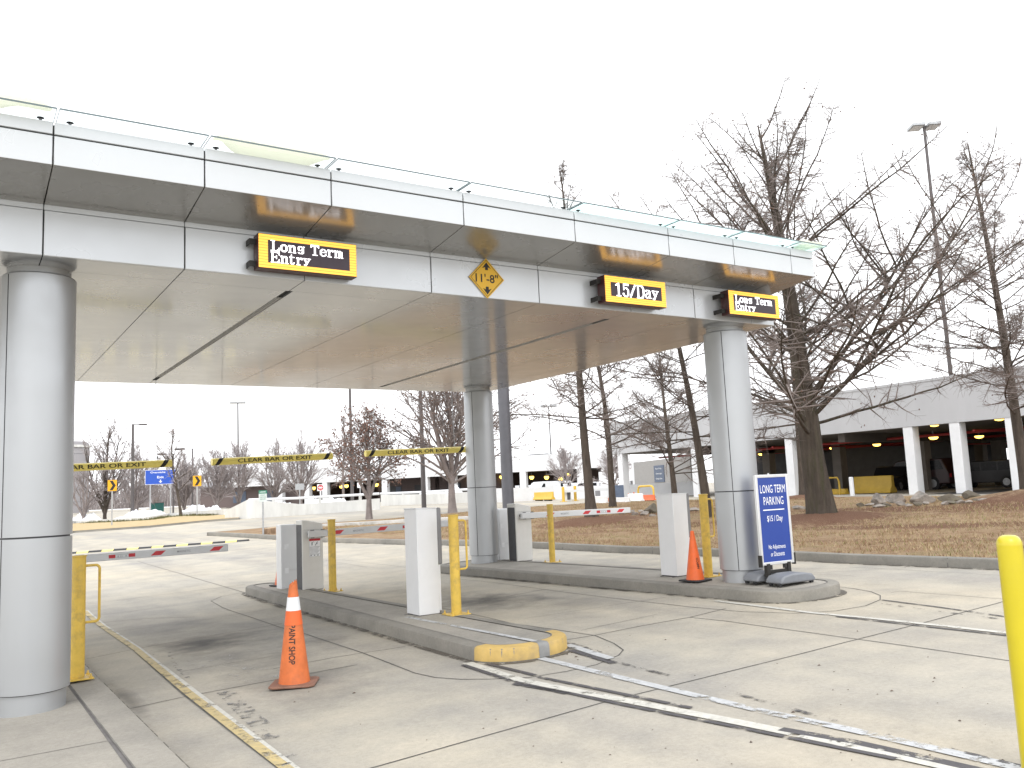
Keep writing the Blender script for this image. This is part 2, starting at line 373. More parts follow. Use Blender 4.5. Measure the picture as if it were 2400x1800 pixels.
def _gl(px, py): P = G(px, py); return P.x, P.y
MULCH = [(*_gl(1930, 1232), 3.0, 2.6, 0, .95), (*_gl(1388, 1236), 2.6, 2.2, 0, .9), (*_gl(1886, 1176), 2.2, 1.8, 0, .9), (*_gl(2430, 1190), 4.2, 3.0, 0, .9),
         (*_gl(2060, 1203), 3.2, 1.3, -1.2, .95), (*_gl(2180, 1203), 3.2, 1.3, -1.2, .95), (*_gl(2300, 1197), 3.2, 1.5, -1.2, .95), (*_gl(1490, 1216), 4.0, 1.8, -.6, .85),
         (*_gl(2090, 1248), 4.5, .9, -1.35, .65), (*_gl(1600, 1240), 3.4, 1.3, -1.1, .8), (*_gl(2250, 1246), 4.0, .8, -1.35, .5), (*_gl(1290, 1262), 2.5, 1.0, -.9, .4), (*_gl(2150, 1283), 3.5, .5, -1.4, .5)]
def lawnmat():
    m_, nt, b = base('dry_lawn')
    n1 = noise(nt, .75, 7, .7, 'world'); n2 = noise(nt, 3.2, 8, .75, 'world'); n3 = noise(nt, 40, 5, .75, 'world', (1, 1, 1))
    cc = ramp(nt, n1, [(.38, (.23, .135, .092)), (.47, (.37, .27, .18)), (.56, (.45, .345, .245)), (.64, (.30, .275, .14))])
    cc = mixn(nt, .5, cc, ramp(nt, n2, [(.3, (.17, .085, .05)), (.5, (.37, .26, .165)), (.7, (.45, .35, .24))]))
    cc = mixn(nt, .7, cc, ramp(nt, n3, [(.3, (.5, .45, .42)), (.62, (1.2, 1.18, 1.1))]), 'MULTIPLY')
    geo = nt.nodes.new('ShaderNodeNewGeometry'); mul = ramp(nt, n3, [(.3, (.085, .04, .028)), (.55, (.215, .12, .082)), (.72, (.37, .25, .175))])
    for (sx_, sy_, rx, ry, rz_, st) in MULCH:
        mp = nd(nt, 'ShaderNodeMapping'); mp.vector_type = 'TEXTURE'; nt.links.new(geo.outputs['Position'], mp.inputs[0]); mp.inputs['Location'].default_value = (sx_, sy_, 0); mp.inputs['Rotation'].default_value = (0, 0, rz_); mp.inputs['Scale'].default_value = (rx, ry, 1e6)
        ln = nd(nt, 'ShaderNodeVectorMath', operation='LENGTH'); nt.links.new(mp.outputs[0], ln.inputs[0])
        dd = math_(nt, 'ADD', ln.outputs['Value'], math_(nt, 'ADD', math_(nt, 'MULTIPLY', math_(nt, 'SUBTRACT', n2, .5), 1.5), math_(nt, 'MULTIPLY', math_(nt, 'SUBTRACT', n3, .5), 1.0)))
        cc = mixn(nt, math_(nt, 'MULTIPLY', ramp(nt, dd, [(.55, (1, 1, 1)), (.95, (0, 0, 0))]), st), cc, mul)
    nt.links.new(cc, b.inputs['Base Color']); b.inputs['Roughness'].default_value = 1; b.inputs['Specular IOR Level'].default_value = .1
    bn = nd(nt, 'ShaderNodeBump', Strength=1, Distance=.05); nt.links.new(n3, bn.inputs['Height']); nt.links.new(bn.outputs[0], b.inputs['Normal']); return m_
M_lawn = lawnmat()
M_lawn2 = mat('tan_dormant_grass', (.46, .36, .21), 1, 0, .15, 2.5, bump=.6, bscale=30, spec=.1)
M_mulch = mat('red_brown_mulch', (.17, .08, .055), 1, 0, .4, 12, bump=1, bscale=30, dirt=.5, dirtc=(.27, .15, .1), spec=.1)
M_ivy = mat('olive_ground_cover', (.12, .12, .045), .95, 0, .4, 8)
def glassmat():
    m_, nt, b = base('canopy_glass'); out = nt.nodes['Material Output']
    tr = nd(nt, 'ShaderNodeBsdfTransparent'); tr.inputs[0].default_value = (.96, .985, .983, 1)
    gl = nd(nt, 'ShaderNodeBsdfGlossy', Roughness=.02); mx = nd(nt, 'ShaderNodeMixShader'); mx.inputs[0].default_value = .09; nt.links.new(tr.outputs[0], mx.inputs[1]); nt.links.new(gl.outputs[0], mx.inputs[2]); nt.links.new(mx.outputs[0], out.inputs['Surface']); return m_
M_glass = glassmat()
def wetglass():
    m_ = M_glass.copy(); m_.name = 'wet_frosted_glass'; nt = m_.node_tree; out = nt.nodes['Material Output']; src = out.inputs['Surface'].links[0].from_socket
    tl = nd(nt, 'ShaderNodeBsdfTranslucent'); nt.links.new(ramp(nt, noise(nt, 9, 6, .7), [(.35, (.62, .80, .79)), (.6, (.85, .95, .94))]), tl.inputs[0])
    mx = nd(nt, 'ShaderNodeMixShader'); nt.links.new(ramp(nt, noise(nt, 5, 8, .75), [(.34, .2), (.6, .85)]), mx.inputs[0]); nt.links.new(src, mx.inputs[1]); nt.links.new(tl.outputs[0], mx.inputs[2]); nt.links.new(mx.outputs[0], out.inputs['Surface']); return m_
M_glassw = wetglass()
M_glassedge = mat('glass_edge', (.12, .16, .17), .2)
def slushmat():
    m_, nt, b = base('melting_snow'); nt.links.new(ramp(nt, noise(nt, 30, 5, .7), [(.3, (.72, .74, .66)), (.6, (.9, .91, .86))]), b.inputs['Base Color'])
    b.inputs['Roughness'].default_value = .6
    tl = nd(nt, 'ShaderNodeBsdfTranslucent'); tl.inputs[0].default_value = (.97, .96, .86, 1); mx = nd(nt, 'ShaderNodeMixShader'); mx.inputs[0].default_value = .7
    nt.links.new(b.outputs[0], mx.inputs[1]); nt.links.new(tl.outputs[0], mx.inputs[2]); nt.links.new(mx.outputs[0], nt.nodes['Material Output'].inputs['Surface']); return m_
M_slush = slushmat()
M_pyel = paint('worn_yellow_road_paint', (.56, .44, .20), .57, 6, (.5, .42, .26))
M_pwht = paint('worn_white_road_paint', (.60, .585, .53), .585, 6)
M_pgry = paint('faded_white_road_paint', (.52, .53, .54), .56, 4)
M_pblk = paint('black_road_tape', (.085, .08, .085), .57, 5)
M_pblk2 = paint('broken_black_road_tape', (.09, .085, .085), .46, 6)
M_nose = mat('chipped_yellow_kerb_paint', (.52, .36, .12), .75, 0, .15, 5, dirt=.55, dirtc=(.2, .17, .13))
M_noseg = mat('grey_kerb_patch', (.22, .22, .215), .85, 0, .15, 8)
# ------------------------------------------------------------------ ground
def grid_ground():
    xs = sorted(set([-300, -150, -80, -40, -20, -10, 0, 10, 20, 28, 40, 60, 90, 130, 200, 400]))
    ys = sorted(set([-120, -50, -20, -8, 0, 8, 16, 24, 34, 46, 60, 80, 110, 160, 260, 420, 700]))
    mb = MB(); vs = [(x, y, zg(x, y)) for y in ys for x in xs]; n = len(xs)
    mb.add(vs, [(j*n+i, j*n+i+1, (j+1)*n+i+1, (j+1)*n+i) for j in range(len(ys)-1) for i in range(n-1)])
    tag(mb.build('road', M_conc), kind='structure')
grid_ground()

def joints(name, lst, matl, off, wd):
    mb = MB()
    for l in lst:
        P = dens(gp(*l), .6)
        rr = random.Random(len(mb.v))
        P = [p+Vector((rr.uniform(-.006, .006), rr.uniform(-.006, .006))) for p in P]
        strips(mb, P, wd, off)
    tag(mb.build(name, matl), kind='structure')
joints('road_joints', [
    [(560, 1880), (880, 1798), (1410, 1648), (1760, 1562), (2170, 1459), (2330, 1416), (2440, 1385)],
    [(1617, 1447), (1700, 1456), (2160, 1519), (2367, 1549), (2480, 1566)],
    [(297, 1663), (430, 1634), (658, 1591), (838, 1558)],
    [(202, 1545), (320, 1521), (500, 1489), (660, 1462)],
    [(207, 1463), (340, 1450), (455, 1446)],
    [(207, 1416), (574, 1370)],
    [(321, 1315), (440, 1350), (565, 1387), (578, 1392)],
    [(578, 1388), (520, 1398), (494, 1409), (520, 1424), (590, 1448), (658, 1471), (705, 1483), (850, 1530), (971, 1578), (1020, 1588), (1078, 1593), (1150, 1592), (1240, 1588), (1330, 1574), (1400, 1558), (1450, 1536), (1460, 1524), (1440, 1508), (1395, 1490), (1300, 1476), (1200, 1461), (1090, 1436), (960, 1412)],
    [(1078, 1358), (1160, 1366), (1270, 1381), (1400, 1398), (1620, 1423), (1740, 1434), (1868, 1438), (1960, 1432), (2030, 1420), (2062, 1406), (2064, 1396), (2040, 1387), (2000, 1380), (1930, 1371)],
    [(1310, 1503), (1400, 1488), (1500, 1468), (1617, 1447), (1700, 1427)],
    [(1274, 1382), (1180, 1400), (1085, 1412)],
    [(640, 1568), (790, 1540), (950, 1516)],
], M_joint, .004, .014)
joints('saw_cuts', [
    [(205, 1490), (420, 1462), (620, 1430)], [(207, 1446), (420, 1418)], [(207, 1380), (400, 1357), (650, 1322)], [(330, 1330), (640, 1298)],
    [(500, 1355), (560, 1349), (640, 1340)], [(420, 1575), (640, 1538)], [(760, 1430), (840, 1416)],
    [(840, 1350), (1100, 1318)], [(800, 1312), (950, 1330), (1100, 1352)], [(690, 1300), (860, 1330)],
    [(1060, 1425), (1200, 1400), (1330, 1383)], [(1230, 1450), (1390, 1426), (1560, 1400)], [(1360, 1478), (1540, 1440)],
    [(1240, 1316), (1400, 1322), (1530, 1333)], [(1320, 1300), (1540, 1305)], [(1860, 1345), (2120, 1332), (2135, 1322)],
    [(1990, 1329), (2065, 1333), (2350, 1349)], [(2090, 1389), (2110, 1386), (2350, 1404)], [(1780, 1340), (2000, 1350)],
    [(1840, 1332), (1990, 1334)], [(530, 1270), (700, 1262)],
], M_jointl, .004, .011)

def marks(name, segs, matl, off):
    mb = MB()
    for pts, wd in segs: strips(mb, dens(gp(*pts), .5), wd, off)
    tag(mb.build(name, matl), kind='structure')
DBL = [(1095, 1555), (1221, 1596), (1468, 1644), (1696, 1688), (1949, 1739), (2250, 1806), (2420, 1845)]
def shift(pts, dy): return [(x, y+dy*(1+(x-1095)*.0001)) for x, y in pts]
marks('white_lane_line', [(DBL, .115)], M_pwht, .008)
marks('black_lane_tape', [([(1086, 1560), (1210, 1601), (1330, 1627)], .06), ([(1200, 1592+12), (1330, 1625), (1468, 1655), (1696, 1700), (1949, 1751), (2100, 1781)], .052),
      ([(1146, 1558), (1254, 1584)], .06), ([(1262, 1588), (1400, 1616), (1620, 1661)], .055), ([(1830, 1711), (2000, 1741), (2240, 1795), (2400, 1831)], .085),
      ([(1338, 1525), (1441, 1556)], .085)], M_pblk, .0085)
marks('faded_lane_line', [([(1268, 1544), (1506, 1602), (1791, 1669), (2044, 1723), (2393, 1803), (2480, 1825)], .10),
      ([(1330, 1512), (1432, 1545)], .10), ([(950, 1434), (1260, 1503)], .0)][:2], M_pgry, .0075)
marks('broken_lane_tape', [([(1420, 1547), (1590, 1590)], .05), ([(1720, 1626), (1960, 1692)], .045), ([(2080, 1722), (2400, 1800)], .04), ([(1330, 1506), (1425, 1535)], .05),
      ([(2067, 1416), (2200, 1434), (2354, 1453)], .035)], M_pblk2, .0085)
marks('right_lane_line', [([(1677, 1409), (1800, 1424), (1900, 1437), (2040, 1450), (2200, 1467), (2361, 1485), (2480, 1500)], .085)], M_pwht, .008)
marks('right_lane_tape', [([(1960, 1446), (2200, 1473), (2361, 1491), (2480, 1506)], .04), ([(2067, 1407), (2200, 1424), (2354, 1446), (2480, 1465)], .035)], M_pblk, .0085)
EL = [(196, 1434), (207, 1446), (312, 1522), (426, 1623), (560, 1728), (658, 1803), (720, 1850)]
ER = [(204, 1430), (216, 1441), (330, 1529-8), (468, 1625), (600, 1726), (696, 1800), (760, 1850)]
ML = [((a[0]+b[0])/2, (a[1]+b[1])/2) for a, b in zip(EL, ER)]
def between(A, B, t0, t1): return [p for p in [(a[0]*(1-t0)+b[0]*t0, a[1]*(1-t0)+b[1]*t0) for a, b in zip(A, B)]]
marks('yellow_edge_line', [(between(EL, ER, .33, .33), .085)], M_pyel, .008)
marks('white_edge_line', [(between(EL, ER, .74, .74), .07)], M_pwht, .0075)
marks('edge_line_crack', [(between(EL, ER, -.06, -.06), .022)], M_joint, .0045)

# ------------------------------------------------------------------ raised islands
def rounded(P, k=6):
    return P
def island(name, outline, h, top_in=.16, km=None):
    n = len(outline); mb = MB(); ol = [Vector(p[:2]) for p in outline]
    def inset(d):
        out = []
        for i in range(n):
            a, b, c = ol[i-1], ol[i], ol[(i+1) % n]; e1 = (b-a).normalized(); e2 = (c-b).normalized()
            n1 = Vector((-e1.y, e1.x)); n2 = Vector((-e2.y, e2.x)); nn = (n1+n2).normalized(); out.append(b+nn*(d/max(.5, nn.dot(n1))))
        return out
    rings = [(0, -.05), (.004, h-.035), (.012, h-.012), (.035, h), (top_in, h)]
    vs = []
    for d, z in rings: vs += [(p.x, p.y, zg(p.x, p.y)+z) for p in (inset(d) if d else ol)]
    mb.smooth = True
    mb.add(vs, [(r_*n+i, r_*n+(i+1) % n, (r_+1)*n+(i+1) % n, (r_+1)*n+i) for r_ in range(len(rings)-1) for i in range(n)])
    ko = mb.build(name, km or M_kerb); tag(ko, kind='structure')
    top = inset(top_in-.004); tb = MB()
    tb.add([(p.x, p.y, zg(p.x, p.y)+h-.006) for p in top], [tuple(range(n))]); tb.build('island_top', M_slab, ko)
    jb = MB(); q = inset(top_in)
    for i in range(n):
        a, b = q[i], q[(i+1) % n]; strips(jb, [a, b], .012, h+.003)
    jb.build('island_joint', M_jointl, ko)
    return ko, ol, inset
def fillet(a, b, c, r_, k=7):
    a, b, c = Vector(a), Vector(b), Vector(c); u = (a-b).normalized(); v = (c-b).normalized(); ang = u.angle(v); d = r_/math.tan(ang/2)
    p0 = b+u*d; p1 = b+v*d; ce = b+(u+v).normalized()*(r_/math.sin(ang/2)); out = []
    for i in range(k+1):
        q = p0.lerp(p1, i/k); out.append(ce+(q-ce).normalized()*r_)
    return out
def island_outline(x0, x1, y0, y1, sx0=0., r_=.42):
    P = [(x0, y0), (x1, y0), (x1, y1), (x0+sx0*(y1-y0), y1)]; out = []
    for i in range(4): out += fillet(P[i-1], P[i], P[(i+1) % 4], r_ if i < 2 else .35, 8 if i < 2 else 5)
    return out
MID, mo, mins = island('pavement', island_outline(4.60, 5.72, 7.56, 18.0, .04, .5), .15)
RGT, ro_, rins = island('pavement', island_outline(8.99, 10.36, 7.55, 17.3, 0, .55), .15)
LFT, lo_, lins = island('pavement', island_outline(-2.2, 1.38, -3, 16.9, 0, .3), .12, .30, M_slab)
mb = MB(); strips(mb, dens([(1.085, 14), (1.08, 9), (1.06, 5), (1.06, -1)], .5), .045, .1225); mb.build('wide_joint', mat('grey_joint_filler', (.16, .15, .145), .9, 0, .2, 8), LFT)
mb = MB()
for a, b in (((-2, 7.62), (1.06, 7.35)), ((-2, 9.3), (1.06, 9.2)), ((1.1, 9.12), (1.36, 9.1)), ((-2, 5.6), (1.06, 5.3)), ((1.1, 5.9), (1.36, 5.88))): strips(mb, dens([Vector(a), Vector(b)], .4), .011, .1228)
mb.build('slab_joint', M_jointl, LFT)
# chipped yellow paint on the nose of the middle kerb: a skin 3 mm proud of it, with a grey patch
def nose_paint(t0, t1, name, matl, proud):
    n = len(mo); mb = MB(); mb.smooth = True; idx = [i for i in range(n)]
    rings = [(-proud, .012), (-proud+.004, .118), (.012-proud*.5, .14), (.035, .15+proud), (.155, .15+proud)]
    P = [mins(d) for d, z in rings]; seq = []
    pts = list(range(n)); L = [0]
    for i in range(1, n): L.append(L[-1]+(mo[i]-mo[i-1]).length)
    def at(Pl, s_):
        for i in range(1, n):
            if s_ <= L[i]:
                u = (s_-L[i-1])/max(1e-6, L[i]-L[i-1]); return Pl[i-1].lerp(Pl[i], u)
        return Pl[-1]
    k = 26; vs = []
    for (d, z), Pl in zip(rings, P):
        for j in range(k+1):
            q = at(Pl, t0+(t1-t0)*j/k); vs.append((q.x, q.y, zg(q.x, q.y)+z))
    m_ = k+1
    mb.add(vs, [(r_*m_+j, r_*m_+j+1, (r_+1)*m_+j+1, (r_+1)*m_+j) for r_ in range(len(rings)-1) for j in range(k)])
    mb.build(name, matl, MID)
nose_paint(.05, 1.72, 'nose_paint', M_nose, .003)
nose_paint(.80, .93, 'nose_patch', M_noseg, .006)
mb = MB(); strips(mb, dens([(5.13, 13.6), (5.16, 9.6), (5.17, 7.7)], .5), .07, .156); mb.build('painted_line', M_pgry, MID)

# ------------------------------------------------------------------ lawn, kerb and grass verges
KB = [(10.0, 41.5), (10.40, 38.2), (10.75, 33.4), (11.25, 28.7), (11.98, 25.0), (12.75, 22.0), (13.15, 19.0), (13.36, 15), (13.25, 11.6), (13.02, 9.5), (12.98, 7.0), (12.9, 3.0), (12.9, -12)]
def kerb_run(name, pts, wd, h, label, side=1):
    L = dens(pts, .8); mb = MB(); n = len(L)
    nor = []
    for i in range(n):
        d = (L[min(i+1, n-1)]-L[max(i-1, 0)]).normalized(); nor.append(Vector((-d.y, d.x))*side)
    prof = [(0, -.05), (.004, h-.03), (.014, h-.008), (.03, h), (wd, h), (wd+.002, -.05)]
    vs = []
    for o_, z in prof: vs += [((L[i]+nor[i]*o_).x, (L[i]+nor[i]*o_).y, zg(*(L[i]+nor[i]*o_))+z) for i in range(n)]
    mb.smooth = True
    mb.add(vs, [(r_*n+i, (r_+1)*n+i, (r_+1)*n+i+1, r_*n+i+1) for r_ in range(len(prof)-1) for i in range(n-1)])
    return tag(mb.build(name, M_kerb), kind='structure'), L, nor
k1, KL, KN = kerb_run('kerb', KB, .16, .15, None)
mbj = MB()
for i in range(6, len(KL)-1, 4):
    p, nn = KL[i], KN[i]; t = Vector((nn.y, -nn.x)); z = zg(*p)
    a = p-nn*.003; mbj.add([(*(a+t*.006), z), (*(a-t*.006), z), (*(a-t*.006+nn*.012), z+.146), (*(a+t*.006+nn*.012), z+.146), (*(p-t*.006+nn*.16), z+.153), (*(p+t*.006+nn*.16), z+.153)], [(0, 1, 2, 3), (3, 2, 4, 5)])
mbj.build('kerb_joint', M_joint, k1)
far = [(31.2, 15.8), (33.0, 21.0), (32.3, 25.7), (30.3, 30.4), (28.6, 34.6), (25.4, 37.0), (22.0, 38.3), (18.0, 38.8), (15.2, 40.4), (12.2, 41.2)]
lawn_poly = [(p[0]+.155, p[1]) for p in KB]+[(31, -12), (30.5, 8)]+far
sheet('lawn', lawn_poly, .135, M_lawn)
k2, _, _ = kerb_run('kerb', [(30.5, 8)]+far+[(10.0, 41.5)], .15, .14, None, 1)
vp = [G(150, 1252), G(174, 1249), G(352, 1236.6), G(488, 1223), G(560, 1218)]
vb = [G(560, 1210), G(525, 1210), G(440, 1210.5), G(395, 1213), G(352, 1220.5), G(262, 1225.5), G(176, 1229.5), G(120, 1236)]
verge = [(v.x, v.y) for v in vp]+[(v.x, v.y) for v in vb]
sheet('grass', verge, .12, M_lawn2)
kerb_run('kerb', [(v.x, v.y) for v in vp], .2, .12, None, 1)
def patch(name, cx, cy, rx, ry, matl, off, rz=0, n=26, jit=.18, rise=0.):
    rr = random.Random(int(cx*100+cy)); P = []
    for i in range(n):
        a = 2*PI*i/n; k = 1+rr.uniform(-jit, jit); x, y = rx*k*math.cos(a), ry*k*math.sin(a)
        P.append((cx+x*math.cos(rz)-y*math.sin(rz), cy+x*math.sin(rz)+y*math.cos(rz)))
    mb = MB(); vs = []; rings = [1, .8, .55, .3]
    for k in rings: vs += [(cx+(p[0]-cx)*k, cy+(p[1]-cy)*k, zg(cx+(p[0]-cx)*k, cy+(p[1]-cy)*k)+off+rise*(1-k)-(.09 if k == 1 else 0)) for p in P]
    mb.smooth = True
    mb.add(vs+[(cx, cy, zg(cx, cy)+off+rise)], [(r_*n+i, r_*n+(i+1) % n, (r_+1)*n+(i+1) % n, (r_+1)*n+i) for r_ in range(3) for i in range(n)]+[(3*n+i, 3*n+(i+1) % n, 4*n) for i in range(n)])
    return tag(mb.build(name, matl), kind='structure')

M_kdirtshade = paint('gutter_dirt_shade', (.13, .115, .095), .50, 5)  # kerb-foot grit, also painted dark to add contact shade
def ring_dirt_shade(name, ol, wd, par):
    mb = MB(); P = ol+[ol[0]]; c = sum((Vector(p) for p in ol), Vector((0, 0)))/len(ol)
    mb2 = [p for p in P]; strips(mb, mb2, wd, .0052); tag(mb.build(name, M_kdirtshade), kind='structure')
for ol in (mo, ro_, lo_): ring_dirt_shade('gutter_dirt_shade', ol, .16, None)
mb = MB(); strips(mb, KL, .2, .0052); tag(mb.build('gutter_dirt_shade', M_kdirtshade), kind='structure')
marks('tar_patches', [([(528, 1622), (575, 1668), (610, 1700)], .16), ([(612, 1712), (650, 1742), (690, 1775)], .13), ([(395, 1530), (410, 1560), (440, 1590)], .05)], paint('flaking_tar', (.22, .215, .21), .43, 7), .0065)
marks('paint_scuffs', [([(335, 1526), (368, 1536)], .14), ([(1385, 1449), (1470, 1442)], .10), ([(1300, 1437), (1360, 1447)], .05), ([(480, 1540), (640, 1592)], .5), ([(1195, 1424), (1225, 1418)], .04), ([(1290, 1344), (1300, 1352)], .02)], paint('white_scuffs', (.55, .54, .52), .38, 6), .0065)
# ------------------------------------------------------------------ canopy
ZS, ZO, ZT, ZG = 3.865, 4.426, 4.796, 4.684
YI, YO, YB, XL, XR = 8.52, 7.735, 16.95, -3.2, 10.285
ZI = 4.335                                   # top of the inner fascia
CAN = thing('entry_canopy', 'long flat silver canopy on round metal columns over the entry lanes', 'canopy', (5, 12.5, 0))
CO = CAN.location
JX = [-3.2, -1.95, -.62, .642, 1.852, 3.049, 4.532, 6.019, 7.49, 8.655, 9.80, XR]
g = .0055
mb = MB(CO)                                  # outer fascia: lower row and top row of panels, dark gaps between
for a, b in zip(JX[:-1], JX[1:]):
    mb.bx((a+g, YO, ZO), (b-g, YO+.03, ZG-.0065)); mb.bx((a+g, YO, ZG+.0065), (b-g, YO+.03, ZT))
mb.bx((XR-.03, YO+.03, ZO), (XR, YB, ZG-.012)); mb.bx((XR-.03, YO+.03, ZG+.012), (XR, YB, ZT))
mb.build('outer_fascia', M_panel, CAN, .004, 1)
mb = MB(CO); mb.bx((XL, YO+.05, ZO+.03), (XR-.06, YB-.05, ZT-.03))
mb.bx((XL, YO+.022, ZO+.022), (XR-.035, YO+.05, ZT-.02))
mb.bx((XL, YI+.022, ZS+.02), (XR-.035, YI+.06, ZI+.05)); mb.build('core', M_gap, CAN)
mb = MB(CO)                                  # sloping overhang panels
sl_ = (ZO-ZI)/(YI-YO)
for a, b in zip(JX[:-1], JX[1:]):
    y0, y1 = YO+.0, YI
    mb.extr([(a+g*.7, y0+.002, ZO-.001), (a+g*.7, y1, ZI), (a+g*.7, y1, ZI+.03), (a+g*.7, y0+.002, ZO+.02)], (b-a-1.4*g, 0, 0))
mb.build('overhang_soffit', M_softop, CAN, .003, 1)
mb = MB(CO)
for a, b in zip(JX[:-1], JX[1:]):
    mb.bx((a+g, YI, ZS), (b-g, YI+.03, ZI-.055)); mb.bx((a+.003, YI+.008, ZI-.05), (b-.003, YI+.03, ZI+.02))
mb.bx((XR-.03, YI+.03, ZS), (XR, YB, ZI)); mb.bx((XL, YB-.03, ZS), (XR-.03, YB, ZT))
mb.build('inner_fascia', M_panelin, CAN, .004, 1)
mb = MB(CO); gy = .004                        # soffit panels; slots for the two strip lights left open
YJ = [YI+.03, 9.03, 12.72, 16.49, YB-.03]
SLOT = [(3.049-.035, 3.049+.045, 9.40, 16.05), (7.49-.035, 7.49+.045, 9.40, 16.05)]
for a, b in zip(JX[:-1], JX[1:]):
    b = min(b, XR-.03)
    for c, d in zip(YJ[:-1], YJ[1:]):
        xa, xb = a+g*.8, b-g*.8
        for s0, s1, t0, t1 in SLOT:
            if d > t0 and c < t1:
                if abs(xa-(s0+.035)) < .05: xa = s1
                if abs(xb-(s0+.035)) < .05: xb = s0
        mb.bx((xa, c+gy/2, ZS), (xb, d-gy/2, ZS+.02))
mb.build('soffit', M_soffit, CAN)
mb = MB(CO); mb.bx((XL, YI+.03, ZS+.022), (XR-.031, YB-.031, ZS+.05)); mb.build('soffit_backing', M_gap, CAN)
for s0, s1, t0, t1 in SLOT:
    mb = MB(CO); mb.bx((s0+.001, t0+.005, ZS+.004), (s1-.001, t1-.005, ZS+.012)); mb.bx((s0+.004, t0, ZS-.006), (s0+.012, t1, ZS+.018)); mb.bx((s1-.012, t0, ZS-.006), (s1-.004, t1, ZS+.018)); mb.bx(((s0+s1)/2-.006, t0, ZS-.004), ((s0+s1)/2+.006, t1, ZS+.018))
    for yy in np.arange(t0+.3, t1, .42): mb.bx((s0+.012, yy-.01, ZS), (s1-.012, yy+.01, ZS+.015))
    mb.build('light_slot', M_mull, CAN)
# glass awning above the fascia
GX = [-3.2, -1.95, -.62, .66, 1.86, 3.05, 4.54, 6.03, 7.55, 8.70, 9.85, 10.42]
for a, b in zip(GX[:-1], GX[1:]):
    mb = MB(CO); mb.bx((a+.012, 7.575, 4.842), (b-.012, 8.75, 4.856)); gl = mb.build('glass_panel', M_glassw if a > 5.9 else M_glass, CAN)
    mb = MB(CO); mb.bx((a+.012, 7.570, 4.842), (b-.012, 7.5747, 4.856)); mb.bx((a+.008, 7.575, 4.842), (a+.0118, 8.75, 4.856)); mb.bx((b-.0118, 7.575, 4.842), (b-.008, 8.75, 4.856)); mb.build('glass_edge', M_glassedge, gl)
    for x in ((a+.11, b-.11) if b-a > .8 else (a+.1,)):
        mb = MB(CO); mb.lathe([(.034, 4.790), (.034, 4.806), (.012, 4.807), (.012, 4.843), (.03, 4.8435)], (x, YO+.075, 0), 14)
        mb.build('glass_clamp', M_dgrey, gl)
mb = MB(CO); mb.bx((XL, 8.75, 4.80), (XR, 8.79, 4.92)); mb.build('roof_upstand', M_galv, CAN)
# columns
def column(x, y, zb, sz):
    r_ = .318; z0 = zg(x, y)+zb; mb = MB(CO); mb.cur = 0
    mb.lathe([(r_, z0+.17), (r_, z0+sz-.008)], (x, y, 0), 64); mb.lathe([(r_, z0+sz+.008), (r_, ZS-.075), (r_-.012, ZS-.062)], (x, y, 0), 64)
    c = mb.build('column', M_column, CAN)
    mb = MB(CO); mb.lathe([(r_-.03, z0-.02), (r_-.03, z0+.17)], (x, y, 0), 56); mb.build('column_plinth', M_column, c)
    mb = MB(CO); mb.lathe([(r_-.02, z0+.16), (r_-.02, ZS-.06)], (x, y, 0), 48); mb.build('column_core', M_dgrey, c)
    mb = MB(CO); mb.lathe([(r_-.045, ZS-.09), (r_-.045, ZS+.0)], (x, y, 0), 56); mb.build('column_collar', M_column, c)
    mb = MB(CO)
    for a in (PI*1.5-.98, PI*.5-.98):
        q = Vector((x+math.cos(a)*r_, y+math.sin(a)*r_, 0)); t = Vector((-math.sin(a), math.cos(a), 0)); nn = Vector((math.cos(a), math.sin(a), 0))
        for za, zb_ in ((z0+.17, z0+sz-.01), (z0+sz+.01, ZS-.08)): mb.extr([q+t*.005+nn*.001+Vector((0, 0, za)), q-t*.005+nn*.001+Vector((0, 0, za)), q-t*.005-nn*.004+Vector((0, 0, za)), q+t*.005-nn*.004+Vector((0, 0, za))], (0, 0, zb_-za))
    mb.build('column_seam', M_gap, c)
column(.668, 9.18, .13, 1.52); column(9.83, 16.47, .15, 1.62); column(9.75, 9.02, .15, 1.29)
# melting snow left on some of the glass panels
def slush(x0, x1, y0, y1, seed, label):
    rr = np.random.default_rng(seed); nx, ny = 60, 14; vs = []
    ph = rr.uniform(0, 6, 5)
    def edge(u): return .42+.22*math.sin(u*5.2+ph[0])+.12*math.sin(u*11+ph[1])
    for j in range(ny+1):
        for i in range(nx+1):
            u, v = i/nx, j/ny; e = max(.12, min(.95, edge(u)*min(1, 6*u+.25)*min(1, 6*(1-u)+.3)))
            vv = v*e; h = .055*(min(1, 8*v)*min(1, 5*(1-v)+.0))**.5*min(1, 12*u)*min(1, 12*(1-u))
            h += rr.uniform(-.006, .006)*(1 if 0 < v < 1 else 0)
            vs.append((x0+(x1-x0)*u, y0+(y1-y0)*vv+rr.uniform(-.004, .004), 4.858+max(.0005, h)))
    n = nx+1; mb = MB(((x0+x1)/2, (y0+y1)/2, 4.858)); mb.smooth = True
    mb.add(vs, [(j*n+i, j*n+i+1, (j+1)*n+i+1, (j+1)*n+i) for j in range(ny) for i in range(nx)])
    bot = [(v[0], v[1], 4.8565) for v in vs]; mb.add(bot, [((j+1)*n+i, (j+1)*n+i+1, j*n+i+1, j*n+i) for j in range(ny) for i in range(nx)])
    o = mb.build('melting_snow', M_slush); o.location = mb.o; tag(o, label, 'snow', 'melting snow left on the canopy glass')
slush(-.55, .62, 7.60, 8.3, 3, 'thin rim of melting snow on the glass above the left canopy column')
slush(1.90, 3.0, 7.60, 8.2, 5, 'wavy strip of yellowish melting snow on the glass above the left Long Term Entry sign')
slush(9.92, 10.38, 7.6, 8.3, 9, 'small cream patch of slush on the glass at the right end of the canopy')
